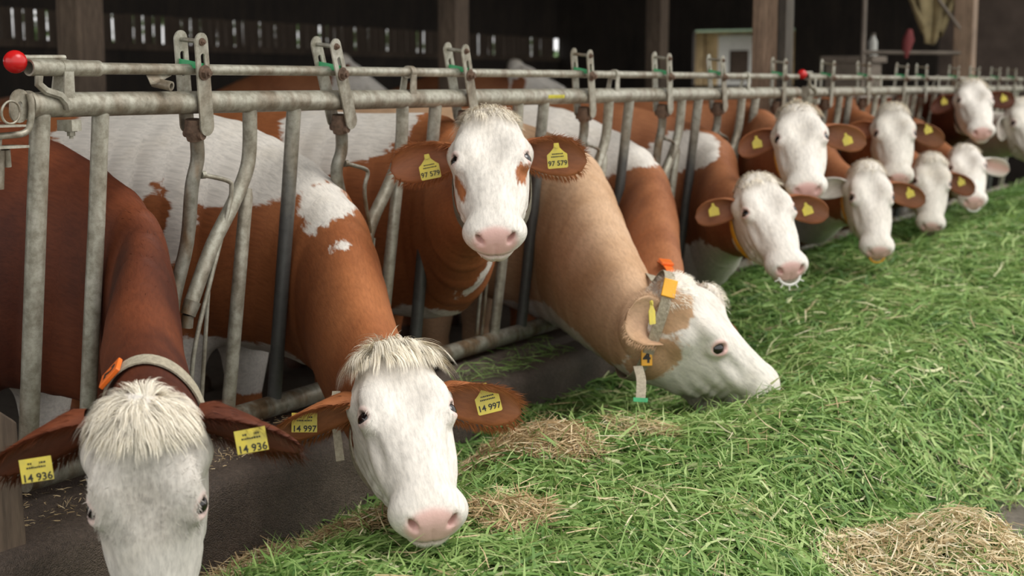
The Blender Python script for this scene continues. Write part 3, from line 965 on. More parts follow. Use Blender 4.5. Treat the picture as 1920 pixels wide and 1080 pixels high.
def hexbolt(mb, P, axis, r=.011, h=.010, washer=True):
    R = frame_from(axis, up=(0.1, .2, 1)); a = np.arange(6) * math.pi / 3
    if washer:
        w = np.arange(16) * math.pi / 8; mb.plate(np.c_[np.cos(w), np.sin(w)] * r * 1.45, .004, R, P)
    mb.plate(np.c_[np.cos(a), np.sin(a)] * r, h, R, P + R[:, 2] * (h / 2 + .002)); w = np.arange(10) * math.pi / 5
    mb.plate(np.c_[np.cos(w), np.sin(w)] * r * .5, h * .7, R, P + R[:, 2] * (h * 1.3 + .002))

def barrier(name, label, x0, x1, mods, u0, detail=True, ball=True, group='feed barriers', coarse=False):
    root = empty(name, (x0, 0, .43), label, 'barrier', group)
    S, D, Wn = M['steel'], M['steel_dirty'], M['steel_worn']
    n = 10 if coarse else 20
    ch = lambda nm, mb, mat, sm=40, bv=0, par=root, lab=None: child(par, nm, mb, mat, bv, sm, lab)
    ch('top_rail', MB().tube([FP(x0, 0), FP(x0 + .01, 0), FP((x0+x1)/2, 0), FP(x1, 0)], .030, n), S)
    ch('bottom_rail', MB().tube([FP(x0 + .02, .925), FP((x0+x1)/2, .925), FP(x1, .925)], .032, n), D)
    ch('control_rail', MB().tube([FP(x0 + .1, -.087), FP((x0+x1)/2, -.087), FP(x1 - .02, -.087)], .0145, n), S)
    sl = MB().tube([FP(x0, -.087), FP(x0 + .215, -.087)], .0195, n, hollow=.25)
    ch('sleeve', sl, S)
    if ball:
        b = MB(); P = FP(x0 - .022, -.098, -.02)
        th = np.linspace(0, math.pi, 13); pts = [P + XV * .027 * -math.cos(t) for t in th]
        b.tube(pts, np.maximum(.027 * np.sin(th), .0005), 20)
        ch('red_knob', b, M['red_plastic'], 60, lab='shiny red ball knob')
        ch('knob_rod', MB().tube([FP(x0 - .01, -.108, -.015), FP(x0 + .12, -.110, -.015)], .007, 8), S)
    # s shaped stop under the sleeve
    ch('stop_hook', MB().tube([FP(x0 + .02, -.07, .012), FP(x0 + .02, -.05, .012), FP(x0 + .035, -.035, .02), FP(x0 + .07, -.025, .03), FP(x0 + .085, -.008, .036), FP(x0 + .09, .006, .036)], .010, 8), S)
    # rail clips
    for u in [x0 + .105] + [u0 + .75 * (2 * k + 1) + .58 for k in range(0, (mods + 1) // 2)]:
        if u > x1 - .05: continue
        mb = MB(); a = np.linspace(0, 2 * math.pi, 15)
        mb.tube([FP(u - .013, -.087), FP(u + .013, -.087)], .0205, 16)
        for off in (.019, -.019):
            mb.add([FP(u - .014, -.087, off), FP(u + .014, -.087, off), FP(u + .017, -.015, off * 1.25), FP(u - .017, -.015, off * 1.25),
                    FP(u - .014, -.087, off * .75), FP(u + .014, -.087, off * .75), FP(u + .017, -.015, off), FP(u - .017, -.015, off)],
                   [(0,1,2,3),(7,6,5,4),(0,4,5,1),(1,5,6,2),(2,6,7,3),(3,7,4,0)])
        ch('rail_clip', mb, S)
    ch('end_post', MB().tube([FP(x0 + .038, .02), FP(x0 + .034, .5), FP(x0 + .03, .90)], .024, n), S)
    # end plate
    mb = MB().tube([FP(x0 - .004, 0), FP(x0 + .006, 0)], .034, n)
    ch('end_cap', mb, S)
    mb = MB().box((x0 + .085, -.05, ZR - .062), (x0 + .115, .0, ZR - .036)); hexbolt(mb, np.array([x0 + .10, -.03, ZR - .062]), (0, 0, -1), .010)
    ch('clamp', mb, S)
    for k in range(mods):
        u = u0 + .75 * k
        if u < x1 - .05:
            ch('straight_bar', MB().tube([FP(u, .02), FP(u, .3), FP(u - .004, .6), FP(u - .006, .90)], .0215, n), S if k < 1 else Wn)
    arms = ARMS if not coarse else ARMS_FAR
    for k in range(min(mods, len(arms))):
        u = u0 + .75 * k
        if u + .6 > x1: continue
        at_, ab, pv = arms[k]      # top and bottom of the latch plates, pivot, relative to the straight bar
        bu = u + .75 - .19
        bent = cat([FP(bu - .005, .02), FP(bu + .004, .13), FP(bu - .006, .20), FP(bu - .055, .29), FP(bu - .13, .40), FP(u + pv + .022, .555)], 4)
        bb = ch('bent_bar', MB().tube(bent, .0205, n), S)
        ch('pivot_cap', MB().tube([FP(u + pv + .028, .548), FP(u + pv + .012, .585)], [.024, .021], n).tube([FP(u + pv + .012, .585), FP(u + pv + .010, .62)], .017, 12), D, par=bb) if detail else None
        ch('lower_bar', MB().tube([FP(bu + .006, .245), FP(bu + .002, .27), FP(bu - .012, .6), FP(bu - .024, .90)], [.012, .019, .020, .020], n), S)
        # locking arm: a child with its own pieces
        at0, ab0 = u + at_, u + ab
        L = np.linspace(0, 1, 9)
        arm_pts = cat([FP(ab0 - .012, .055), FP(ab0 + .004, .11), FP(ab0 + .008, .16), FP(ab0 - .008, .23), FP(ab0 * .45 + (u + pv) * .55 - .01, .38), FP(u + pv - .045, .53), FP(u + pv - .05, .62)], 4)
        arm = ch('locking_arm', MB().tube(arm_pts, [.019] * len(arm_pts), n), M['steel_arm'])
        cl = MB().tube([FP(ab0 - .013, .045), FP(ab0 - .010, .075), FP(ab0 - .003, .10)], [.023, .027, .022], 16)
        cl.tube([FP(ab0 - .010, .085, -.03), FP(ab0 - .010, .085, .034)], .012, 10)
        ch('collar', cl, M['rust'], par=arm)
        for side, off in (('front', .036), ('rear', -.036)):
            A = np.array([at0, .163]); B = np.array([ab0, -.060])
            A2 = A + (B - A) * .17; B2 = A + (B - A) * .40
            def stad(P0, P1, r0, r1, m=12):
                t = (P0 - P1) / np.linalg.norm(P0 - P1); q = np.array([-t[1], t[0]])
                th = np.linspace(-math.pi/2, math.pi/2, m)
                return np.array([P0 + r0 * (math.cos(x) * t - math.sin(x) * q) for x in th] + [P1 + r1 * (-math.cos(x) * t + math.sin(x) * q) for x in th])
            o_ = stad(A, B, .0235, .0255); i_ = stad(A2, B2, .0075, .0075)
            mb = MB(); cc = np.array([0, 0, ZR]) + NV * off
            mb.frame(o_, i_, .005, RF, cc)
            # the flange turned towards the arm at the foot
            ch('latch_plate', mb, S, par=arm, sm=40)
        bt = MB().tube([FP(at0, -.163, -.045), FP(at0, -.163, .042)], .0065, 10)
        ch('top_pin', bt, M['steel_dirty'], par=arm)
        bt = MB(); hexbolt(bt, FP(at0, -.163, .040), NV, .007, .006); ch('nut', bt, M['rust'], par=arm, sm=None)
        pm = A + (B - A) * .36
        bt = MB(); hexbolt(bt, FP(pm[0], -pm[1], .041), NV, .0140, .012); ch('bolt', bt, M['rust'], par=arm, sm=None)
        q = (A + (B - A) * .30)
        ch('green_catch', MB().add([FP(q[0]-.012, -q[1]-.012, .032), FP(q[0]+.010, -q[1]-.010, .032), FP(q[0]+.010, -q[1]+.004, .032), FP(q[0]-.012, -q[1]+.004, .032),
                                    FP(q[0]-.016, -q[1]-.016, -.034), FP(q[0]+.008, -q[1]-.014, -.034), FP(q[0]+.008, -q[1]+.006, -.034), FP(q[0]-.016, -q[1]+.006, -.034)],
           [(0,1,2,3),(7,6,5,4),(0,4,5,1),(1,5,6,2),(2,6,7,3),(3,7,4,0)]), M['green_plastic'], par=arm, sm=None)
        # bent stop rod
        r0 = arm_pts[10]
        rod = cat([FP(ab0 + .018, .195, .01), FP(ab0 + .07, .205, .014), FP(ab0 + .122, .218, .014), FP(ab0 + .136, .235, .014), FP(ab0 + .13, .30, .012), FP(u + pv + .075, .52, .012), FP(u + pv + .03, .70, .012), FP(u + pv + .03, .88, .01)], 4)
        rr = MB().tube(rod, .0065, 10); rr.tube([FP(ab0 + .014, .195, .01), FP(ab0 + .028, .195, .011)], .011, 10)
        rr.tube([FP(u + pv + .09, .45, 0), FP(u + pv + .085, .89, 0)], .006, 8)
        ch('stop_rod', rr, D if k else S, par=arm)
    if detail:
        mb = MB().tube([FP(u0 + .198, -.048, .042), FP(u0 + .188, -.052, -.012)], .0125, 16, hollow=.35)
        ch('pipe_stub', mb, S)
        ch('drop_plate', MB().add([FP(u0 + .15, -.07, .0), FP(u0 + .24, -.07, .0), FP(u0 + .165, -.052, .02), FP(u0 + .145, -.05, .02), FP(u0 + .15, -.073, .0), FP(u0 + .24, -.073, .0), FP(u0 + .165, -.055, .02), FP(u0 + .145, -.053, .02)],
           [(0,1,2,3),(7,6,5,4),(0,4,5,1),(1,5,6,2),(2,6,7,3),(3,7,4,0)]), S, sm=None)
        us = 4.83
        P = []
        a = np.linspace(-1.1, .2, 7)
        V = []; F = []
        for i, uu in enumerate((us - .065, us + .065)):
            for t in a: V.append(FP(uu, math.sin(t) * -.0306 * 1.0 - .004, math.cos(t) * .0306))
        for i in range(6): F.append((i, i+1, 7+i+1, 7+i))
        ch('sticker', MB().add(V, F), M['sticker'], lab='small worn yellow sticker')
    return root
ARMS = [(.305, .345, .335), (.13, .235, .36), (.10, .20, .36), (.27, .35, .36), (.28, .36, .36), (.15, .26, .36), (.28, .34, .36)]
ARMS_FAR = [(.25, .30, .36), (.20, .30, .36), (.34, .36, .36), (.10, .2, .36), (.3, .35, .36), (.25, .32, .36), (.28, .34, .36), (.2, .3, .36)]
barrier('feed_barrier', 'long near galvanised feed barrier with green catches, red ball at its near end', 2.312, 7.66, 7, 2.539)
barrier('feed_barrier', 'farther galvanised feed barrier beyond the thick light post, its own small red ball', 7.80, 13.9, 8, 7.89, detail=False, coarse=True)

# hinge hardware of the neighbouring barrier at the left edge
t = empty('hinge_bracket', (2.25, 0, ZR), 'bent galvanised hinge plates with a wire ring at the left edge, at top rail height', 'bracket')
mb = MB(); pl = lambda pts, th=.004: pts
o_ = ray_outline(np.array([2.277, .0]), np.array([2.277, .012]), np.array([2.277, -.012]), .027, 24); i_ = ray_outline(np.array([2.277, .0]), np.array([2.277, .004]), np.array([2.277, -.004]), .007, 24)
mb.frame(o_, i_, .005, RF, np.array([0, 0, ZR]) + NV * .012)
child(t, 'plate', mb, M['steel'])
child(t, 'lip', MB().tube(cat([FP(2.298, -.03, .02), FP(2.303, .0, .024), FP(2.30, .045, .022), FP(2.285, .062, .02), FP(2.24, .066, .02), FP(2.16, .068, .02)], 4), .008, 10), M['steel'], smooth=50)
mb = MB()
ring = [FP(2.238 + .026 * math.cos(a), .012 + .026 * math.sin(a), .03) for a in np.linspace(0, 2*math.pi, 25)]
mb.tube(ring, .003, 8)
child(t, 'wire_ring', mb, M['steel'], smooth=60)
child(t, 'lower_plate', MB().box((2.14, -.05, ZR-.096), (2.268, .01, ZR-.090)).box((2.14, -.05, ZR-.048), (2.262, .01, ZR-.043)), M['steel'])
child(t, 'pin', MB().tube([FP(2.245, .10, .01), FP(2.25, .14, .01)], .009, 12).tube([FP(2.225, .10, .0), FP(2.222, .19, .0)], [.02, .022], 12), M['steel'], smooth=50)
t = empty('barrier_end_bar', (2.2, 0, .43), 'upright galvanised tube cut by the left edge of the picture', 'tube')
child(t, 'bar', MB().tube([FP(2.217, .07), FP(2.19, .90)], .0185, 16), M['steel'], smooth=50)

# ------------------------------------------------------------------ the heap of cut grass
def heap_h(x, y):
    s = -.10 - y
    base = .13 + .11 * sstep(x, 3.2, 4.4) + .165 * sstep(x, 4.9, 6.1) + .06 * sstep(x, 6.2, 7.5)
    top = .40 + .045 * sstep(x, 3.3, 4.2) + .13 * sstep(x, 5.5, 8.5)
    s0 = .06 + .24 * sstep(x, 3.75, 4.3) - .12 * sstep(x, 5, 7); s1 = .70 + .25 * sstep(x, 3.8, 4.5) - .25 * sstep(x, 5.5, 8.5)
    # the near left tongue of grass is pushed towards the curb
    # scraped out hollow where the tan cow eats
    h = base + (top - base) * sstep(s, s0, s1)
    h = h + .055 * np.exp(-((x - 3.50) / .22) ** 2 - ((y + .66) / .22) ** 2)
    h = h - .115 * np.exp(-((x - 4.42) / .42) ** 2 - ((y + .86) / .20) ** 2)
    far = sstep(-y, 1.28 + .20 * sstep(x, 5, 8), 1.86 + .9 * sstep(x, 5, 8) + .5 * (1 - sstep(x, 2.6, 3.6)))
    h = h * (1 - far) + .075 * far
    heap2 = .20 * np.exp(-((x - 3.70) / .30) ** 2 - ((y + 1.86) / .24) ** 2)     # the heap of chopped straw
    h = h + heap2 * far
    h = h + .020 * gnoise(x, y, 4.2, 11) + .010 * gnoise(x, y, 11, 12)
    return h
def grass_material(name, stops, rough=.55, trans=.25):
    m, nt, b = nodes(name)
    at = N(nt, 'ShaderNodeAttribute', attribute_name='tone').outputs['Fac']
    c = ramp(nt, at, stops)
    nt.links.new(c, b.inputs['Base Color']); b.inputs['Roughness'].default_value = rough
    b.inputs['Specular IOR Level'].default_value = .35
    tr = nt.nodes.new('ShaderNodeBsdfTranslucent'); nt.links.new(c, tr.inputs[0])
    mx = nt.nodes.new('ShaderNodeMixShader'); mx.inputs[0].default_value = trans
    out = nt.nodes['Material Output']
    nt.links.new(b.outputs[0], mx.inputs[1]); nt.links.new(tr.outputs[0], mx.inputs[2]); nt.links.new(mx.outputs[0], out.inputs[0])
    return m
M['grass'] = grass_material('cut grass', [(0, (.07, .16, .035)), (.35, (.19, .33, .08)), (.62, (.35, .49, .16)), (.85, (.52, .61, .27)), (1, (.70, .67, .42))])
M['straw'] = grass_material('straw', [(0, (.30, .19, .09)), (.4, (.52, .38, .20)), (.75, (.74, .60, .37)), (1, (.85, .76, .56))], .5, .15)
M['underlay'] = simple('shade toned matted grass', (.045, .085, .018), .9, var=.5, scale=40, bmp=.5)  # matted layer coloured dark to stand for the shade under the blades

gx = np.concatenate([np.arange(1.2, 6, .035), np.arange(6, 16.6, .07)]); gy = np.arange(-3.4, .085, .035)
X, Y = np.meshgrid(gx, gy, indexing='ij'); Z = heap_h(X, Y) - .022
Z = np.where((Y > -.09) & (X < 5.6), .05, Z)
n, m_ = X.shape; I = (np.arange(n-1)[:, None] * m_ + np.arange(m_-1)[None]).ravel()
me = np_mesh('grass_heap', np.stack([X, Y, Z], -1).reshape(-1, 3), np.stack([I, I+m_, I+m_+1, I+1], 1), [M['underlay']], True)
heap = bpy.data.objects.new('grass_heap', me); link(heap)
tag(heap, 'long heap of fresh green cut grass filling the feed alley in front of the cows', 'grass', kind='stuff')

def blades(name, X, Y, L, W, tone, mat, lift=.10, seg=3, curl=.5, up=None, z0=0.0, parent=None, dirn=None, jit=.5, fold=True):
    n = len(X); e = .03
    Z = heap_h(X, Y); gxx = (heap_h(X + e, Y) - Z) / e; gyy = (heap_h(X, Y + e) - Z) / e
    Nn = np.stack([-gxx, -gyy, np.ones(n)], 1); Nn /= np.linalg.norm(Nn, axis=1)[:, None]
    a = rng.uniform(0, 2 * math.pi, n) if dirn is None else dirn + rng.normal(0, jit, n)
    D = np.stack([np.cos(a), np.sin(a), np.zeros(n)], 1); D -= Nn * (D * Nn).sum(1)[:, None]; D /= np.linalg.norm(D, axis=1)[:, None]
    S = np.cross(Nn, D)
    el = rng.normal(0, lift, n) if up is None else up
    R = np.cross(D, S)
    roll = rng.normal(0, .7, n)
    Wd = S * np.cos(roll)[:, None] + R * np.sin(roll)[:, None]
    P = np.stack([X, Y, Z + z0 + rng.uniform(-.012, .022, n)], 1)
    cu = rng.normal(0, curl, n); cv = rng.normal(0, curl * .45, n)
    T = np.linspace(-.5, .5, seg + 1); pts = []
    for t in T:
        ang = cu * t
        p = P + D * (L * t)[:, None] + S * (L * t * t * cu * .8)[:, None] + Nn * (L * (np.sin(el) * (t + .3 * (t > 0)) - abs(cv) * t * t * .9 * (el < .3)))[:, None]
        pts.append(p)
    V = []
    prof = np.interp(T, [-.5, -.3, .2, .5], [.7, 1, .8, .06])
    for k, p in enumerate(pts):
        w = (W * prof[k] / 2)[:, None]; V += [p - Wd * w, p + Wd * w]
    V = np.stack(V, 1).reshape(-1, 3); m = 2 * (seg + 1)
    b = np.arange(n)[:, None] * m
    F = np.concatenate([b + np.array([[2*k, 2*k+1, 2*k+3, 2*k+2]]) for k in range(seg)])
    me = np_mesh(name, V, F, [mat], True, {'tone': np.repeat(tone, m)})
    o = bpy.data.objects.new(name, me); link(o, parent)
    return o
def scatter(n, x0, x1, y0, y1, power):
    X = rng.uniform(x0, x1, n * 4); Y = rng.uniform(y0, y1, n * 4)
    d = np.hypot(X - CAM[0], Y - CAM[1])
    ang = np.arctan2(X, Y - CAM[1]); a0 = YAW
    vis = np.abs(ang - a0) < .40
    p = vis * (1 / d) ** power; p /= p.max()
    k = rng.random(n * 4) < p * 1.0
    X, Y = X[k], Y[k]
    return X[:n], Y[:n]
def kids(o, nm): 
    o.name = nm; o['kind'] = 'stuff'; return o
# density falls with distance
X, Y = scatter(156000, 2.2, 15.5, -3.2, .07, 1.7)
kk = (Y < -.11) | (X > 5.45); X, Y = X[kk], Y[kk]
d = np.hypot(X, Y - CAM[1])
keep = ~((X < 2.95) & (Y > -.22) & (rng.random(len(X)) < .6)); 
bare = np.exp(-((X - 4.55) / .33) ** 2 - ((Y + 1.86) / .13) ** 2); keep &= rng.random(len(X)) > bare * 1.3
X, Y, d = X[keep], Y[keep], d[keep]
print('blades', len(X))
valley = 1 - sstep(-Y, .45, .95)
tone = .42 + .12 * gnoise(X, Y, 3, 21) + rng.normal(0, .20, len(X)) - .18 * valley + .05 * sstep(X, 3, 5) * 0  # valley term paints shade into the low grass along the curb
tone = np.where(rng.random(len(X)) < .035, rng.uniform(.85, 1, len(X)), tone)
L = rng.uniform(.05, .16, len(X)) * (1 + .10 * (d - 3)); W = rng.uniform(.003, .0085, len(X)) * (.8 + .12 * d)
flow = .5 + .9 * gnoise(X, Y, 2.0, 31) 
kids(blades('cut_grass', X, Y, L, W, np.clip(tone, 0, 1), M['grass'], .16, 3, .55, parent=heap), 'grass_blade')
# sprigs that stick up a little
X, Y = scatter(9000, 2.2, 12, -3.0, -.13, 1.5)
kids(blades('cut_grass', X, Y, rng.uniform(.05, .11, len(X)), rng.uniform(.0025, .005, len(X)), np.clip(rng.normal(.55, .15, len(X)), 0, 1), M['grass'], .6, 3, .5, up=rng.uniform(.25, 1.0, len(X)), z0=.01, parent=heap), 'grass_sprig')

def straw_patch(name, label, cx, cy, rx, ry, n, Lr=(.03, .12), W=(.0015, .0035), tone=(.5, .25), z0=.012, th=0.0, up=None, height=0):
    r, t = np.sqrt(rng.random(n)) ** .9, rng.uniform(0, 6.283, n)
    px = r * np.cos(t) * rx; py = r * np.sin(t) * ry
    X = cx + px * math.cos(th) - py * math.sin(th); Y = cy + px * math.sin(th) + py * math.cos(th)
    k = (Y < -.11); X, Y = X[k], Y[k]; n = len(X)
    zz = z0 + (rng.random(n) * height * np.clip(1 - r[k] ** 2, 0, 1) if height else 0)
    o = blades(name, X, Y, rng.uniform(*Lr, n), rng.uniform(*W, n), np.clip(rng.normal(*tone, n), 0, 1), M['straw'], .22, 2, .18, z0=zz)
    return tag(o, label, 'straw', kind='stuff')
HW = (.0015, .0055)
straw_patch('hay_clump', 'brownish hay tangle on the grass, beside the fringed cow muzzle towards the tan cow', 3.45, -.66, .15, .27, 2500, tone=(.42, .28), height=.035, W=HW)
straw_patch('hay_clump', 'brown straw tangle against the curb at the bottom, between the two nearest cow heads', 2.86, -.33, .19, .30, 3600, tone=(.42, .28), height=.03, W=HW)
straw_patch('hay_clump', 'brown hay directly below the fringed cow muzzle', 2.72, -.66, .18, .20, 1900, tone=(.40, .28), height=.025, W=HW)
straw_patch('hay_clump', 'thin pale straw stalks on the grass crest in front of the tan cow jaw', 3.76, -.90, .07, .14, 300, tone=(.55, .22), height=.02)
straw_patch('hay_clump', 'small brown hay spot at the bottom edge of the green heap', 2.86, -.98, .12, .12, 700, tone=(.42, .24), height=.02, W=HW)
straw_patch('straw_heap', 'pale chopped straw heap in the bottom right corner', 3.70, -1.84, .40, .19, 5600, (.02, .075), (.002, .006), (.72, .2), .0, th=-.74, height=.06)
straw_patch('straw_litter', 'sparse straw bits in the low grass below the tan cow neck', 4.25, -.38, .45, .16, 170, tone=(.55, .25))
X, Y = scatter(2200, 2.3, 9, -2.4, -.15, 1.3)
o = blades('loose_straw', X, Y, rng.uniform(.03, .16, len(X)), rng.uniform(.0012, .0045, len(X)), np.clip(rng.normal(.65, .2, len(X)), 0, 1), M['straw'], .15, 2, .2, z0=.016)
tag(o, 'single pale straw stalks strewn over the green grass heap', 'straw', kind='stuff')
# green wisps and chaff on the curb
def curb_bits(name, label, x0, x1, y0, y1, n, mat, tone, L=(.02, .07), cat_='grass'):
    global heap_h
    old = heap_h
    heap_h = lambda x, y: np.full_like(x, .410) + np.where(y > .03, .028, 0)
    o = blades(name, rng.uniform(x0, x1, n), rng.uniform(y0, y1, n), rng.uniform(*L, n), rng.uniform(.0015, .004, n), np.clip(rng.normal(tone, .15, n), 0, 1), mat, .1, 2, .4, z0=.0)
    heap_h = old
    return tag(o, label, cat_, kind='stuff')
curb_bits('grass_wisps', 'green grass wisps lying on the curb below the bottom rail', 4.15, 4.9, -.09, .06, 260, M['grass'], .4, (.04, .12))
curb_bits('chaff', 'pale chaff scattered on the curb ledge at the near end', 2.1, 3.3, -.05, .07, 700, M['straw'], .5, (.006, .03), 'chaff')
# ------------------------------------------------------------------ hair, tags, collars
def ribbons(roots, dirs, nrm, L, W, nseg, bend=None, clump=None):
    """tapering flat strands; returns V, F, strand index per vertex"""
    n = len(roots)
    pts = [roots]; d = dirs.copy(); p = roots.copy()
    for k in range(nseg):
        if bend is not None: d = d + bend(k, p, d); d /= np.linalg.norm(d, axis=1)[:, None]
        p = p + d * (L / nseg)[:, None]; pts.append(p)
    V = []; 
    for k in range(nseg + 1):
        t = d if k == nseg else pts[k+1] - pts[k]
        s = np.cross(t, nrm); s /= np.linalg.norm(s, axis=1)[:, None] + 1e-9
        w = (W * (1 - k / (nseg + .0)) ** .6)[:, None]
        if k < nseg: V += [pts[k] - s*w/2, pts[k] + s*w/2]
        else: V += [pts[k]]
    m = 2 * nseg + 1
    V = np.stack(V, 1).reshape(-1, 3)
    b = np.arange(n)[:, None] * m
    Q = np.concatenate([b + np.array([[2*k, 2*k+1, 2*k+3, 2*k+2]]) for k in range(nseg - 1)]) if nseg > 1 else np.zeros((0, 4), int)
    T = b + np.array([[m-3, m-2, m-1]])
    return V, Q, T, m

def sample_faces(c, mask_fn, count):
    d = c.data; V = d['V']
    F = np.concatenate([np.concatenate([d['Q'][:, [0, 1, 2]], d['Q'][:, [0, 2, 3]]]), d['T']]) if len(d['T']) else np.concatenate([d['Q'][:, [0, 1, 2]], d['Q'][:, [0, 2, 3]]])
    cen = V[F].mean(1)
    cr = np.cross(V[F[:, 1]] - V[F[:, 0]], V[F[:, 2]] - V[F[:, 0]]); ar = np.linalg.norm(cr, axis=1)
    nr = cr / (ar[:, None] + 1e-12)
    w = mask_fn(cen, nr, F) * ar
    idx = rng.choice(len(F), count, p=w / w.sum())
    r1, r2 = np.sqrt(rng.random(count)), rng.random(count)
    bc = np.stack([1 - r1, r1 * (1 - r2), r1 * r2], 1)
    P = (V[F[idx]] * bc[:, :, None]).sum(1)
    at = {k: (np.asarray(d[k])[F[idx]] * (bc[:, :, None] if np.asarray(d[k]).ndim == 2 else bc)).sum(1) for k in ('patch', 'pink', 'dusk', 'flow')}
    return P, nr[idx], at, idx, F

def strands_obj(c, name, P, nr, D, L, W, nseg, at, mat, bend=None, hv=.18, nblend=.75, kind='stuff', curve=0):
    V, Q, T, m = ribbons(P, D, nr, L, W, nseg, bend)
    rep = lambda a: np.repeat(a, m, axis=0)
    k = np.tile(np.concatenate([np.repeat(np.arange(nseg), 2) / nseg, [1.0]]), len(P))
    h = rep(rng.normal(0, hv, len(P))) + k * .06
    me = np_mesh(name, V - c.off, [Q, T], [mat], True,
                 {'patch': rep(at['patch']), 'pink': rep(at['pink']) * .6, 'dusk': rep(at['dusk']), 'flow': rep(at['flow']), 'hairvar': h})
    nn = rep(nr) * nblend + rep(rng.normal(0, .35, (len(P), 3))) * (1 - nblend) + rep(D) * .15 * k[:, None]
    nn /= np.linalg.norm(nn, axis=1)[:, None]
    me.normals_split_custom_set_from_vertices(nn.tolist())
    o = bpy.data.objects.new(name, me); link(o, c.root)
    if kind: o['kind'] = kind
    return o

def short_coat(c, count, box=None, L=.016, W=.0020, lift=.26, name='short_coat'):
    """short hair that lies along the body, from the head backwards"""
    camd = CAM
    def mask(P, n, F):
        v = CAM - P; v /= np.linalg.norm(v, axis=1)[:, None]
        w = np.clip((n * v).sum(1) + .35, 0, 1) ** .5 / (np.linalg.norm(CAM - P, axis=1)) ** 1.5
        w = w * (c.data['dusk'][F].max(1) < .3) * (c.data['pink'][F].max(1) < .5)
        if box is not None: w = w * np.all((P > box[0]) & (P < box[1]), axis=1)
        return w
    P, nr, at, idx, F = sample_faces(c, mask, count)
    _, bi, uv = c.body(P, True)
    i0 = np.clip(bi.astype(int), 0, len(c.T) - 1)
    D = -c.T[i0] + np.array([0, 0, -.45])
    Q = c.to_head(P)
    hf = head_field(Q.astype(np.float32), False)
    ish = (hf < .03) & (Q[:, 0] > -.02) & (np.abs(Q[:, 1]) < .16)
    a, b, n = c.R[:, 0], c.R[:, 1], c.R[:, 2]
    g = np.clip((Q[:, 0] - .155) / .05, -1, 1)
    Dh = a * (g[:, None] * .9 + .1) + b * (np.clip(Q[:, 1] / .05, -1, 1) * .55)[:, None] - n * (.35 * (Q[:, 2] < -.05))[:, None]
    ear = idx_is_ear = F[idx].min(1) >= c.data['n']
    ear = np.isin(idx, np.nonzero(F.min(1) >= c.data['n'])[0])
    De = np.zeros_like(D)
    ec = [e for e in c.spec['ears']]
    if ec:
        dd = np.stack([np.linalg.norm(P - e['ce'][6], axis=1) for e in ec], 1); w = dd.argmin(1)
        De = np.array([e['d'] for e in ec])[w] + np.array([0, 0, -.5])
    D = np.where(ish[:, None], Dh, D); D = np.where(ear[:, None], De, D)
    # gentle waves in the lie of the hair
    ph = P @ np.array([23., 17., 29.]); ph2 = P @ np.array([-31., 22., 13.])
    D = D + .22 * np.stack([np.sin(ph), np.sin(ph2), np.sin(ph + ph2)], 1) + rng.normal(0, .13, D.shape)
    D -= nr * (D * nr).sum(1)[:, None]; D /= np.linalg.norm(D, axis=1)[:, None] + 1e-9
    D = D * math.cos(lift) + nr * math.sin(lift)
    D /= np.linalg.norm(D, axis=1)[:, None]
    ln = L * rng.uniform(.6, 1.3, count) * np.where(ear, 1.8, 1.0) * np.where(ish & (Q[:, 0] > .25), .55, 1.0)
    b_ = lambda k, p, d: -nr * .25
    return strands_obj(c, name, P - nr * .001, nr, D, ln, np.full(count, W) * np.where(ear, 1.2, 1), 2, at, c.spec['mat'], b_, hv=c.spec.get('hv', .14), nblend=.6)

def forelock(c, count, L=.09, region=(-.05, .075, .085), W=.0016, spread=.6, fwd=1.0, mat=None, name='forelock', curl=.3, up=.5, minn=-.09):
    """long curly hair that falls from the poll over the forehead"""
    def mask(P, n, F):
        Q = c.to_head(P)
        return ((Q[:, 0] > region[0]) & (Q[:, 0] < region[1]) & (np.abs(Q[:, 1]) < region[2]) & (Q[:, 2] > minn) & (F.max(1) < c.data['n'])).astype(float)
    P, nr, at, idx, F = sample_faces(c, mask, count)
    Q = c.to_head(P)
    a, b, n = c.R[:, 0], c.R[:, 1], c.R[:, 2]
    # clumps: strands share the curl of the nearest clump centre
    K = max(10, count // 45)
    cc = Q[rng.choice(count, K)]; cl = ((Q[:, None, :] - cc[None]) ** 2).sum(2).argmin(1)
    cr = rng.normal(0, 1, (K, 3))[cl]; tgt = P[[np.argmax(cl == i) for i in range(K)]][cl]
    side = np.clip(Q[:, 1] / .06, -1, 1)
    D = nr * up + a * fwd * .45 + b * (side * spread)[:, None] * .6 + cr * .22
    D /= np.linalg.norm(D, axis=1)[:, None]
    Ls = L * rng.uniform(.55, 1.15, count) * (1 + .25 * cr[:, 0])
    Ls = np.clip(Ls, L * .3, L * 1.5)
    ph = cr[:, 1] * 3
    def bend(k, p, d):
        Qp = c.to_head(p)
        inside = head_field(Qp.astype(np.float32), False) < .004
        g = a * .55 * fwd + np.array([0, 0, -.20]) + b * (side * .25 * spread)[:, None]
        wave = np.cross(d, nr) * (np.sin(k * 1.3 + ph) * curl)[:, None]
        # drift towards the clump axis, and never into the skull
        out = nr * np.where(inside, .9, -.12)[:, None]
        return g * .42 + wave + out
    at['patch'][:] = -1; at['pink'][:] = 0; at['dusk'][:] = 0
    P2 = P + (tgt - P) * 0.0
    return strands_obj(c, name, P2, nr, D, Ls, np.full(count, W), 6, at, mat or M['forelock'], bend, hv=.10 if name == 'face_curls' else .13, nblend=.88 if name == 'face_curls' else .6)

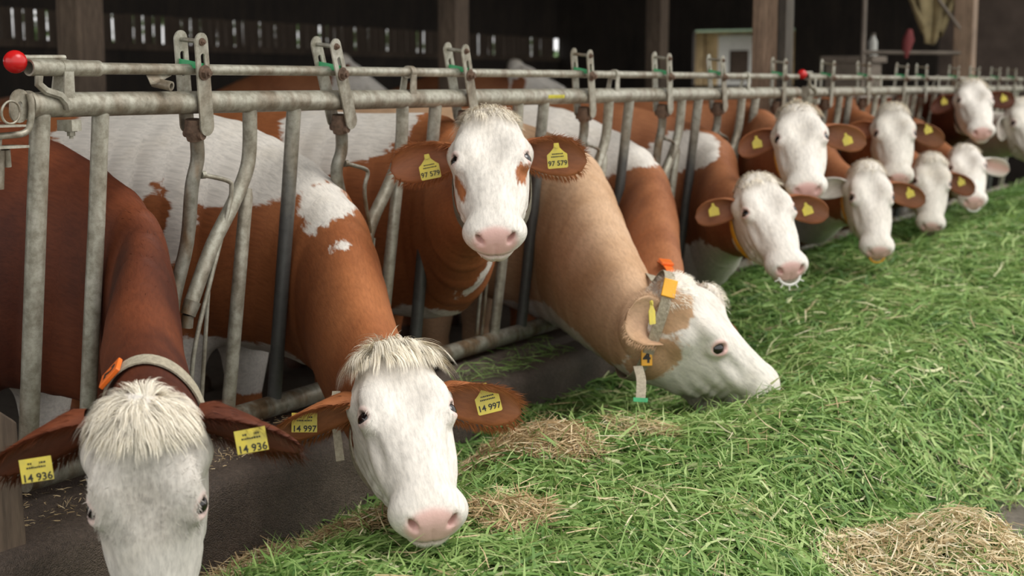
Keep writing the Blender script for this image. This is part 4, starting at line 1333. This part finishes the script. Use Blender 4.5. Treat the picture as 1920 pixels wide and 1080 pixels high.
def ear_fringe(c, count=500, L=.03):
    """longer hair along the rims of the ears"""
    Ps, Ds, Ns = [], [], []
    for e in c.spec['ears']:
        n = count // len(c.spec['ears'])
        u = rng.uniform(.08, .97, n); sg = rng.choice([-1, 1], n)
        i = (u * 17).astype(int)
        wid = np.interp(u, [0, .12, .3, .5, .7, .85, .95, 1], [.52, .68, .90, 1.0, .97, .80, .50, .05]) * e['W']
        P = e['ce'][i] + (sg * wid)[:, None] * e['s']
        D = e['d'] * .7 + (sg[:, None] * e['s']) * .5 + np.array([0, 0, -.3]) + rng.normal(0, .2, (n, 3))
        Ps.append(P); Ds.append(D / np.linalg.norm(D, axis=1)[:, None]); Ns.append(np.tile(e['m'], (n, 1)) + rng.normal(0, .2, (n, 3)))
    P, D, Nn = map(np.concatenate, (Ps, Ds, Ns)); n = len(P)
    Nn /= np.linalg.norm(Nn, axis=1)[:, None]
    at = dict(patch=np.full(n, .1), pink=np.zeros(n), dusk=np.zeros(n), flow=P * .3)
    return strands_obj(c, 'ear_fringe', P, Nn, D, L * rng.uniform(.5, 1.2, n), np.full(n, .0015), 3, at, c.spec['mat'], lambda k, p, d: np.array([0, 0, -.12]), hv=.15)

def text_mesh(body, size, mat, R, c, parent, off, name='tag_number', italic=0.0, bold=.0):
    cu = bpy.data.curves.new(name, 'FONT'); cu.body = body; cu.size = size; cu.align_x = 'CENTER'; cu.align_y = 'CENTER'
    cu.extrude = .0004; cu.offset = bold; cu.resolution_u = 3; cu.space_line = .8
    to = bpy.data.objects.new('tmp', cu); COL.objects.link(to)
    dg = bpy.context.evaluated_depsgraph_get()
    me = bpy.data.meshes.new_from_object(to.evaluated_get(dg)); me.name = name
    bpy.data.objects.remove(to); bpy.data.curves.remove(cu)
    V = np.empty(len(me.vertices) * 3, np.float32); me.vertices.foreach_get('co', V); V = V.reshape(-1, 3)
    V = V @ np.asarray(R, float).T + np.asarray(c) - off
    me.vertices.foreach_set('co', V.astype(np.float32).ravel()); me.materials.clear(); me.materials.append(mat); me.update()
    o = bpy.data.objects.new(name, me); link(o, parent)
    return o

TAG_OUT = [(-.027, -.030), (.027, -.030), (.030, -.027), (.030, .010), (.020, .018), (.009, .030), (.007, .044), (-.007, .044), (-.009, .030), (-.020, .018), (-.030, .010), (-.030, -.027)]
def ear_tag(c, P, normal, roll=0.0, num=None, size=1.0, stem=True):
    R = frame_from(normal, roll=roll)
    out = np.array(TAG_OUT) * size
    if not stem: out = np.array([(-.030, -.024), (.030, -.024), (.030, .022), (-.030, .022)]) * size
    mb = MB().plate(out, .002, R, np.array(P) - c.off)
    # the round button
    a = np.linspace(0, 2*math.pi, 13)[:-1]
    mb.plate(np.c_[np.cos(a), np.sin(a)] * .007 * size + np.array([0, (.036 if stem else .012) * size]), .008, R, np.array(P) - c.off)
    o = bpy.data.objects.new('ear_tag', mb.mesh('ear_tag', M['yellow_tag'])); link(o, c.root)
    if num:
        text_mesh(num, .0205 * size, M['ink'], R, np.array(P) + R @ np.array([0, -.016 * size, .0013]), o, c.off, 'tag_number', bold=.0004)
        for k, w in enumerate((.030, .036)):
            # two rows of fine print
            mb = MB(); x = -w / 2
            while x < w / 2:
                ww = rng.uniform(.0015, .004); mb.plate(np.array([(x, -.0017), (x + ww, -.0017), (x + ww, .0017), (x, .0017)]) * size, .0006, R, np.array(P) + R @ (np.array([0, .012 - k * .008, .0013]) * size) - c.off); x += ww + .0012
            p = bpy.data.objects.new('fine_print', mb.mesh('fine_print', M['ink'])); link(p, o)
    return o

def collar(c, mat, cen=(.035, 0, -.15), nor=(.55, 0, .83), width=.038, gap=.006, name='collar'):
    """band round the neck behind the poll; follows the surface"""
    C = c.from_head(cen); n = c.R @ np.array(nor, float); n /= np.linalg.norm(n)
    u = c.R[:, 1]; u = u - n * (u @ n); u /= np.linalg.norm(u); v = np.cross(n, u)
    K = 44; P = []
    for k in range(K):
        t = 2 * math.pi * k / K; d = u * math.cos(t) + v * math.sin(t)
        P.append(c.surf(C, d, .38) - C)
    P = np.array(P); r = np.linalg.norm(P, axis=1)
    for _ in range(2): r = (np.roll(r, 1) + np.roll(r, -1) + r) / 3
    r = np.maximum(r, (np.roll(r, 1) + np.roll(r, -1)) / 2)
    P = P / np.linalg.norm(P, axis=1)[:, None] * (r + gap)[:, None]
    out = P / np.linalg.norm(P, axis=1)[:, None]
    V, F = [], []
    for k in range(K):
        for (dn, do) in ((-width/2, 0), (width/2, 0), (width/2, .004), (-width/2, .004)):
            V.append(C + P[k] + n * dn + out[k] * do - c.off)
        for j in range(4):
            a, b = k*4 + j, k*4 + (j+1) % 4; k2 = (k+1) % K
            F.append((a, k2*4 + j, k2*4 + (j+1) % 4, b))
    mb = MB().add(V, F)
    o = bpy.data.objects.new(name, mb.mesh(name, mat, 50)); link(o, c.root)
    c.col = dict(C=C, n=n, u=u, v=v, P=P, out=out, K=K, o=o)
    return o

def collar_block(c, ang, mat, text=None, size=(.05, .045), name='number_tag', roll=0.0, tmat=None, tup=None, nrm=None):
    """plastic number block threaded on the collar at an angle (degrees) round it"""
    q = c.col
    if not isinstance(ang, (int, float)):      # a world point: the block sits on the band nearest to it
        ang = np.linalg.norm(q['C'] + q['P'] - np.array(ang), axis=1).argmin() * 360 / q['K']
    k = (ang / 360 * q['K']) % q['K']; i = int(k); f = k - i
    P = q['C'] + q['P'][i] * (1-f) + q['P'][(i+1) % q['K']] * f
    o_ = q['out'][i] * (1-f) + q['out'][(i+1) % q['K']] * f
    t = q['P'][(i+1) % q['K']] - q['P'][i]; o_ = o_ - t * (o_ @ t) / (t @ t)
    if nrm is not None: o_ = np.array(nrm, float)
    R = frame_from(o_, up=q['n'] if nrm is None else (0, 0, 1))
    w, h = size[0] / 2, size[1] / 2
    P = P + R[:, 2] * .008
    mb = MB().plate([(-w, -h), (w, -h), (w, h), (-w, h)], .010, R, P - c.off)
    o = bpy.data.objects.new(name, mb.mesh(name, mat)); link(o, c.root)
    m = o.modifiers.new('bevel', 'BEVEL'); m.width = .002; m.segments = 2
    if text:
        R2 = frame_from(R[:, 2], up=(R[:, 1] if tup is None else tup), roll=roll)
        text_mesh(text, size[1] * .95, tmat or M['ink'], R2, P + R[:, 2] * .0055, o, c.off, 'number', bold=.0015)
    return o, P, R

def strap(c, pts, mat, w=.03, name='strap', side=None):
    """flat hanging end of a strap through world points"""
    P = np.array(pts, float); T = np.gradient(P, axis=0)
    s = np.array(side if side is not None else c.R[:, 1], float)
    V, F = [], []
    for p, t in zip(P, T):
        t = t / np.linalg.norm(t); ss = s - t * (s @ t); ss /= np.linalg.norm(ss); nn = np.cross(t, ss)
        for x, y in ((-1, -1), (1, -1), (1, 1), (-1, 1)): V.append(p + ss * x * w / 2 + nn * y * .0018 - c.off)
    for k in range(len(P) - 1):
        for j in range(4): F.append((k*4 + j, k*4 + (j+1) % 4, (k+1)*4 + (j+1) % 4, (k+1)*4 + j))
    F += [(0, 3, 2, 1), tuple(len(V) - 4 + i for i in range(4))]
    o = bpy.data.objects.new(name, MB().add(V, F).mesh(name, mat, 50)); link(o, c.root)
    return o

def nose_ring(c, mat, r=.028, spikes=False, tube=.0045):
    C = c.from_head((.505, 0, -.098)); a, b, n = c.R.T
    pts = [C + r * (math.cos(t) * b + math.sin(t) * (a * .8 - n * .6)) for t in np.linspace(math.radians(-205), math.radians(25), 22)]
    pts = [C + r * 1.25 * (math.cos(t) * b * 1.1 + (-math.sin(t)) * (a * .75 - n * .65)) for t in np.linspace(math.radians(-215), math.radians(35), 24)]
    mb = MB().tube(np.array(pts) - c.off, tube, 8)
    if spikes:
        for k in range(3, 21, 3):
            d = pts[k] - C; d /= np.linalg.norm(d)
            mb.tube(np.array([pts[k], pts[k] + d * .022]) - c.off, [.004, .002], 6)
    o = bpy.data.objects.new('nose_ring', mb.mesh('nose_ring', mat, 60)); link(o, c.root)
    return o

M['forelock'] = coat_material('poll hair', (.3, .1, .03), (.3, .1, .03), (.93, .86, .72), .12)

RED = coat_material('dark red coat', (.155, .042, .016), (.068, .018, .009))
RUST = coat_material('chestnut coat', (.37, .135, .05), (.26, .085, .03))
FOX = coat_material('fox coat', (.34, .135, .058), (.24, .085, .035))
TAN = coat_material('tan coat', (.60, .40, .255), (.46, .275, .15))
DIRTY = coat_material('dusty coat', (.33, .12, .045), (.22, .075, .03), (.64, .60, .53), .5)

CM = {'A': RED, 'B': RUST, 'C': RUST, 'D': TAN, 'P': FOX, 'E': FOX, 'F': FOX, 'G': FOX, 'H': DIRTY, 'I': DIRTY, 'J': FOX, 'K': RED, 'L': DIRTY, 'M': FOX, 'N': FOX}
FAC = (-.82, -.50, -.05)        # towards the open side of the barn and the aisle
def ear(side, d, L=.2, open_=(-.8, -.5, -.35), **k): return dict(side=side, dir=d, len=L, open=open_, **k)
HEADS = {
'A':((1.923, -0.713, 0.838),(0.032, -0.001, -0.999),(-0.795, -0.606, -0.024)),
'B':((2.767, -0.707, 0.811),(-0.603, -0.631, -0.487),(-0.378, -0.312, 0.872)),
'C':((3.63, -0.454, 1.363),(-0.697, -0.463, -0.548),(-0.481, -0.266, 0.836)),
'D':((4.187, -0.813, 0.813),(0.601, -0.504, -0.609),(0.007, -0.761, 0.64)),
'P':((4.59, -0.775, 0.742),(0.18, -0.28, -0.94),(.62, -0.76, 0.25)),
'E':((5.664, -0.528, 1.066),(-0.601, -0.548, -0.583),(-0.495, -0.318, 0.809)),
'F':((6.162, -0.528, 1.348),(-0.734, -0.358, -0.576),(-0.554, -0.173, 0.814)),
'G':((7.255, -0.532, 1.043),(-0.555, -0.33, -0.764),(-0.659, -0.386, 0.646)),
'H':((8.056, -0.429, 1.327),(-0.669, -0.286, -0.686),(-0.635, -0.259, 0.728)),
'I':((8.861, -0.462, 1.016),(-0.636, -0.201, -0.745),(-0.667, -0.344, 0.661)),
'J':((9.358, -0.535, 1.051),(-0.781, -0.322, -0.535),(-0.532, -0.106, 0.84)),
'K':((10.12, -0.391, 1.465),(-0.777, -0.345, -0.526),(-0.498, -0.174, 0.85)),
'L':((10.69, -0.618, 1.332),(-0.663, -0.43, -0.613),(-0.522, -0.322, 0.79)),
'M': ((8.95, 4.12, 1.66), (.42, -.72, -.55), (.30, -.46, .84)),
'N': ((10.35, 3.40, 1.63), (.46, -.80, -.38), (.20, -.32, .93)),
}
SPECS = {
'A': dict(blobs=[(2.7,.6,.50,.5,.5,.09,-1),(2.72,.72,1.40,.035,.3,.06,-1)], near=2, cross=(2.668, .05, .86, .098, .28), body=(2.70, .05, .50), neck=(.095, .155), hv=.2,
          ears=[ear(1, (-.44, .84, -.36), .22, (-.4, -.35, -.85), inner_pink=.1, base=(.055, .098, -.078)), ear(-1, (.57, -.81, -.20), .21, (-.4, -.35, -.85), inner_pink=.1, base=(.055, .098, -.078))],
          label='dark red cow hanging its head straight down, creamy curly poll, orange block on the collar'),
'B': dict(blobs=[(3.4,.45,1.31,.5,.62,.24,-1),(3.3,.66,1.04,.4,.27,.22,-1),(3.34,-.02,1.13,.2,.10,.12,-1),(3.24,-.20,1.0,.03,.035,.028,-1),(3.5,.5,.53,.5,.5,.13,-1),(3.25,.53,1.03,.09,.055,.11,1),(3.26,.38,.95,.09,.04,.06,1)], near=2, cross=(3.475, .05, .84, .15, .28), body=(3.50, .05, .42),
          ears=[ear(1, (-.45, .85, -.27), .215, (-.5, -.3, -.75)), ear(-1, (.68, -.72, -.11), .205, (-.8, -.4, -.45))],
          label='chestnut and white cow with a fringed poll, pink muzzle in the grass, tags 14 997'),
'C': dict(blobs=[(4.14,.48,1.34,.4,.30,.17,-1),(4.07,.60,1.2,.2,.14,.14,-1),(4.2,.15,.52,.3,.36,.14,-1),(4.09,-.15,.72,.035,.08,.26,-1)], head_brown=[(.29,.098,-.058,.062,.032,.026),(.262,-.088,-.038,.040,.032,.024)], near=2, cross=(4.25, .12, .98, .18, .36), body=(4.30, .05, .42),
          ears=[ear(1, (-.35, .93, -.11), .205), ear(-1, (.67, -.75, -.02), .195)],
          label='cow with raised white face, tan patches beside the eyes, tags reading 97 579'),
'D': dict(blobs=[(4.75,-.05,.48,.55,.5,.12,-1)], rim=.95, head_brown=[(.095,.12,-.19,.058,.07,.13),(.03,.10,-.03,.055,.06,.07)], near=2, scale=1.12, stretch=(1, 1, 1.1), cross=(5.02, .05, .84, .19, .36), body=(5.05, .05, .45), neck=(.15, .25),
          ears=[ear(1, (-.70, .28, .50), .175, (-.62, -.70, .2), base=(.06, .10, -.085), wid=.072), ear(-1, (.75, .25, -.1), .16, (.2, -.8, -.5))],
          label='light tan cow with its white head in profile, nose reaching into the grass heap'),
'P': dict(blobs=[(5.65,.22,1.26,.3,.42,.22,-1),(5.62,.12,1.35,.2,.08,.08,1)], near=0, cross=(5.73, .05, .86, .15, .27), body=(5.74, .05, .42),
          ears=[ear(1, (-.88, .28, .39), .16, (-.2, -.8, -.3)), ear(-1, (.50, -.80, -.25), .17, (-.6, -.3, -.6))],
          label='reddish brown cow whose lowered head is mostly hidden behind the tan cow, orange collar block'),
'E': dict(blobs=[(6.3,.08,1.14,.2,.18,.12,-1),(6.0,-.1,.56,.5,.5,.17,-1)], near=1, cross=(6.48, .05, .82, .15, .38), body=(6.47, .05, .42),
          ears=[ear(1, (-.37, .92, -.11), .18), ear(-1, (.66, -.74, -.15), .21)],
          label='brown and white cow with drooping ears, yellow collar strap and a white spiked nose ring'),
'F': dict(blobs=[(6.93,.14,1.32,.12,.1,.1,-1)], near=0, cross=(7.22, .08, 1.0, .16, .33), body=(7.21, .05, .42),
          ears=[ear(1, (-.37, .89, -.27), .18), ear(-1, (.60, -.79, -.13), .21)],
          label='cow with raised white face and spread brown ears, second raised head along the barrier'),
'G': dict(blobs=[(7.7,-.2,.60,.6,.4,.15,-1)], near=0, cross=(8.07, .05, .84, .15, .34), body=(8.1, .05, .42),
          ears=[ear(1, (-.5, .8, .1), .18, brown=False), ear(-1, (.57, -.79, -.24), .22)],
          label='white faced cow with a yellow nose ring, one brown ear spread to the right'),
'H': dict(near=0, cross=(8.83, .05, 1.0, .15, .30), body=(8.82, .05, .42),
          ears=[ear(1, (-.4, .87, -.1), .18), ear(-1, (.56, -.77, -.29), .21, dark=.3)],
          label='cow with a dusty white face and dark red ear, just behind the yellow nose ring'),
'I': dict(near=0, cross=(9.57, .05, .88, .15, .28), body=(9.54, .05, .42),
          ears=[ear(1, (-.5, .8, .1), .18), ear(-1, (.42, -.83, -.37), .19)],
          label='dusty white cow face lowered with its muzzle on the grass, no ring, brown tagged ear'),
'J': dict(near=0, cross=(10.30, .05, .92, .15, .28), body=(10.26, .05, .42),
          ears=[ear(1, (-.5, .8, .1), .18), ear(-1, (.49, -.87, -.10), .18, brown=False, inner_pink=1.2)],
          label='small white cow face with a pale ring in the nose and a pinkish ear'),
'K': dict(near=0, scale=1.05, cross=(11.0, .08, 1.08, .15, .30), body=(11.0, .05, .42),
          ears=[ear(1, (-.52, .83, -.2), .18), ear(-1, (.51, -.86, .03), .18)],
          label='red brown necked cow holding its white face highest, at the far barrier'),
'L': dict(near=0, scale=1.15, cross=(11.75, .05, 1.0, .16, .30), body=(11.75, .05, .42), base='white',
          ears=[ear(1, (-.82, .17, -.54), .15, (-.5, -.8, 0), brown=False, dark=0.0), ear(-1, (.6, -.7, -.1), .18, brown=False)],
          label='white cow cut off by the edge of the view, dark hollow in its ear'),
'M': dict(near=0, h=.025, cross=(8.70, 4.62, 1.28, .15, .27), body=(8.55, -.3, 5.05), group='cows standing deeper in the barn',
          ears=[ear(1, (-.6, -.5, .1), .17, (-.3, -.9, -.2)), ear(-1, (.5, .8, .1), .17)],
          label='brown and white cow standing deeper in the barn, head just above the second locking arm'),
'N': dict(near=0, h=.025, cross=(10.05, 3.95, 1.26, .15, .27), body=(9.95, -.3, 4.4), group='cows standing deeper in the barn',
          ears=[ear(1, (-.7, -.3, .25), .16, (-.3, -.9, -.2), brown=False), ear(-1, (.5, .8, .1), .17)], head_brown=[(.12, .10, -.16, .06, .06, .10)],
          label='brown necked cow with a white profile deeper in the barn, above the rail sticker'),
}
cows = {}
import sys
WANT = [k for k in SPECS]
for k in WANT:
    s = SPECS[k]; s['name'] = k; s['head'] = HEADS[k]; s['mat'] = CM[k]
    cows[k] = build_cow(s)
    c = cows[k]; d = c.data
    print('cow', k, len(d['V']), len(d['Q']) * 2, '%.1f s' % (time.time() - T0))
# ------------------------------------------------------------------ hair, collars, tags of each cow
M['collar_olive'] = simple('olive grey webbing', (.17, .15, .105), .85, var=.35, scale=90, bmp=.5)
def V3(*a): return np.array(a, float)
cA, cB, cC, cD = cows['A'], cows['B'], cows['C'], cows['D']
short_coat(cA, 52000, L=.022, W=.0017)
short_coat(cB, 46000, L=.018, W=.0016)
short_coat(cC, 30000, L=.016, W=.0018)
short_coat(cD, 26000, L=.014, W=.0018)
forelock(cA, 3200, .052, (-.04, .05, .09), spread=.9, up=.25, curl=.28, minn=-.05)
forelock(cA, 1500, .014, (.05, .27, .10), spread=.5, up=.10, curl=.6, W=.0013, name='face_curls', minn=-.06, mat=RED)
forelock(cB, 3000, .085, (-.03, .05, .085), spread=.5, up=.34, fwd=1.3, curl=.2, minn=-.03)
forelock(cC, 1500, .040, (-.05, .06, .08), spread=.5, up=.3)
forelock(cD, 900, .018, (-.05, .06, .08), spread=.5, up=.4)
for k, n in (('E', 700), ('F', 700), ('G', 600), ('H', 600), ('I', 500), ('J', 400), ('K', 600), ('L', 400), ('P', 500)):
    forelock(cows[k], n, .030, (-.05, .07, .09), W=.003, spread=.6, up=.4)
for c, n, l in ((cA, 2600, .040), (cB, 2200, .032), (cC, 1600, .026), (cD, 900, .024)): ear_fringe(c, n, l)
# tags
ear_tag(cA, (1.829, -.532, .716), (-.75, -.62, .1), .12, '14 936', stem=False)
ear_tag(cA, (2.055, -.875, .768), (-.78, -.60, .12), .16, '14 936', stem=False)
ear_tag(cB, (2.590, -.575, .655), (-.78, -.60, .10), -.03, '14 997', stem=False)
ear_tag(cB, (2.872, -.912, .690), (-.75, -.55, .25), .22, '14 997')
ear_tag(cC, (3.500, -.330, 1.200), (-.85, -.50, .05), .20, '97 579')
ear_tag(cC, (3.690, -.655, 1.232), (-.80, -.55, .05), .08, '97 579')
ear_tag(cD, (3.946, -.850, .745), (.12, -.98, .1), -.1, None)
for k, P in {'E+':(5.524, -.40, .924), 'E-':(5.755, -.725, .925), 'F+':(6.035, -.39, 1.186), 'F-':(6.21, -.745, 1.201), 'G-':(7.335, -.735, .89), 'H-':(8.10, -.62, 1.192), 'I-':(8.89, -.635, .852), 'K+':(9.97, -.25, 1.326), 'K-':(10.148, -.607, 1.348)}.items():
    ear_tag(cows[k[0]], P, (-.8, -.5, .05), .2 if k[1] == '+' else .35, None, size=.72)
# collars
collar(cA, M['collar_web'], cen=(.045, 0, -.225), nor=(.25, 0, .97), width=.036)
collar_block(cA, cA.from_head((-.04, .085, -.235)), M['orange_plastic'], '2', (.058, .050), roll=math.pi/2)
collar(cB, M['collar_web'], cen=(.09, 0, -.18), nor=(.45, 0, .89), width=.032)
collar(cC, M['collar_olive'], cen=(.10, 0, -.16), nor=(.15, 0, 1), width=.034, gap=.006)
collar(cD, M['collar_web'], cen=(.045, 0, -.12), nor=(.90, 0, .43), width=.036)
for k, m in (('E', 'yellow_plastic'), ('F', 'yellow_plastic'), ('P', 'orange_plastic'), ('G', 'yellow_plastic'), ('K', 'collar_dark')):
    collar(cows[k], M[m], cen=(.09, 0, -.18), nor=(.45, 0, .89), width=.030)
collar_block(cD, (4.07, -.73, .58), M['yellow_plastic'], '4', (.036, .052), nrm=(-.80, -.58, .12))
collar_block(cD, (4.10, -.82, .84), M['yellow_plastic'], None, (.060, .045), name='collar_clip')
strap(cD, cat([(4.05, -.755, .555), (4.00, -.79, .53), (3.96, -.81, .505), (3.935, -.82, .480)], 3), M['collar_web'], .030, side=(-.5, .86, 0))
strap(cD, [(3.935, -.82, .482), (3.93, -.822, .470)], M['green_plastic'], .045, 'strap_end', side=(-.5, .86, 0))
collar_block(cows['P'], (4.68, -.62, .77), M['orange_plastic'], None, (.060, .045))
strap(cB, cat([(2.735, -.56, .70), (2.70, -.582, .67), (2.675, -.605, .62), (2.648, -.635, .555)], 3), M['collar_web'], .020, side=(-.5, .86, 0))
collar_block(cB, (2.70, -.60, .66), M['yellow_plastic'], None, (.022, .04), name='collar_clip')
collar_block(cC, (3.68, -.29, 1.10), M['yellow_plastic'], None, (.018, .055), name='collar_clip')
for k in ('M', 'N'): forelock(cows[k], 250, .030, (-.05, .07, .09), W=.004, spread=.6, up=.4)
nose_ring(cows['E'], M['white_plastic'], r=.032, spikes=True, tube=.006)
nose_ring(cows['G'], M['yellow_plastic'])
nose_ring(cows['J'], M['white_plastic'])
print('total %.1f s' % (time.time() - T0))
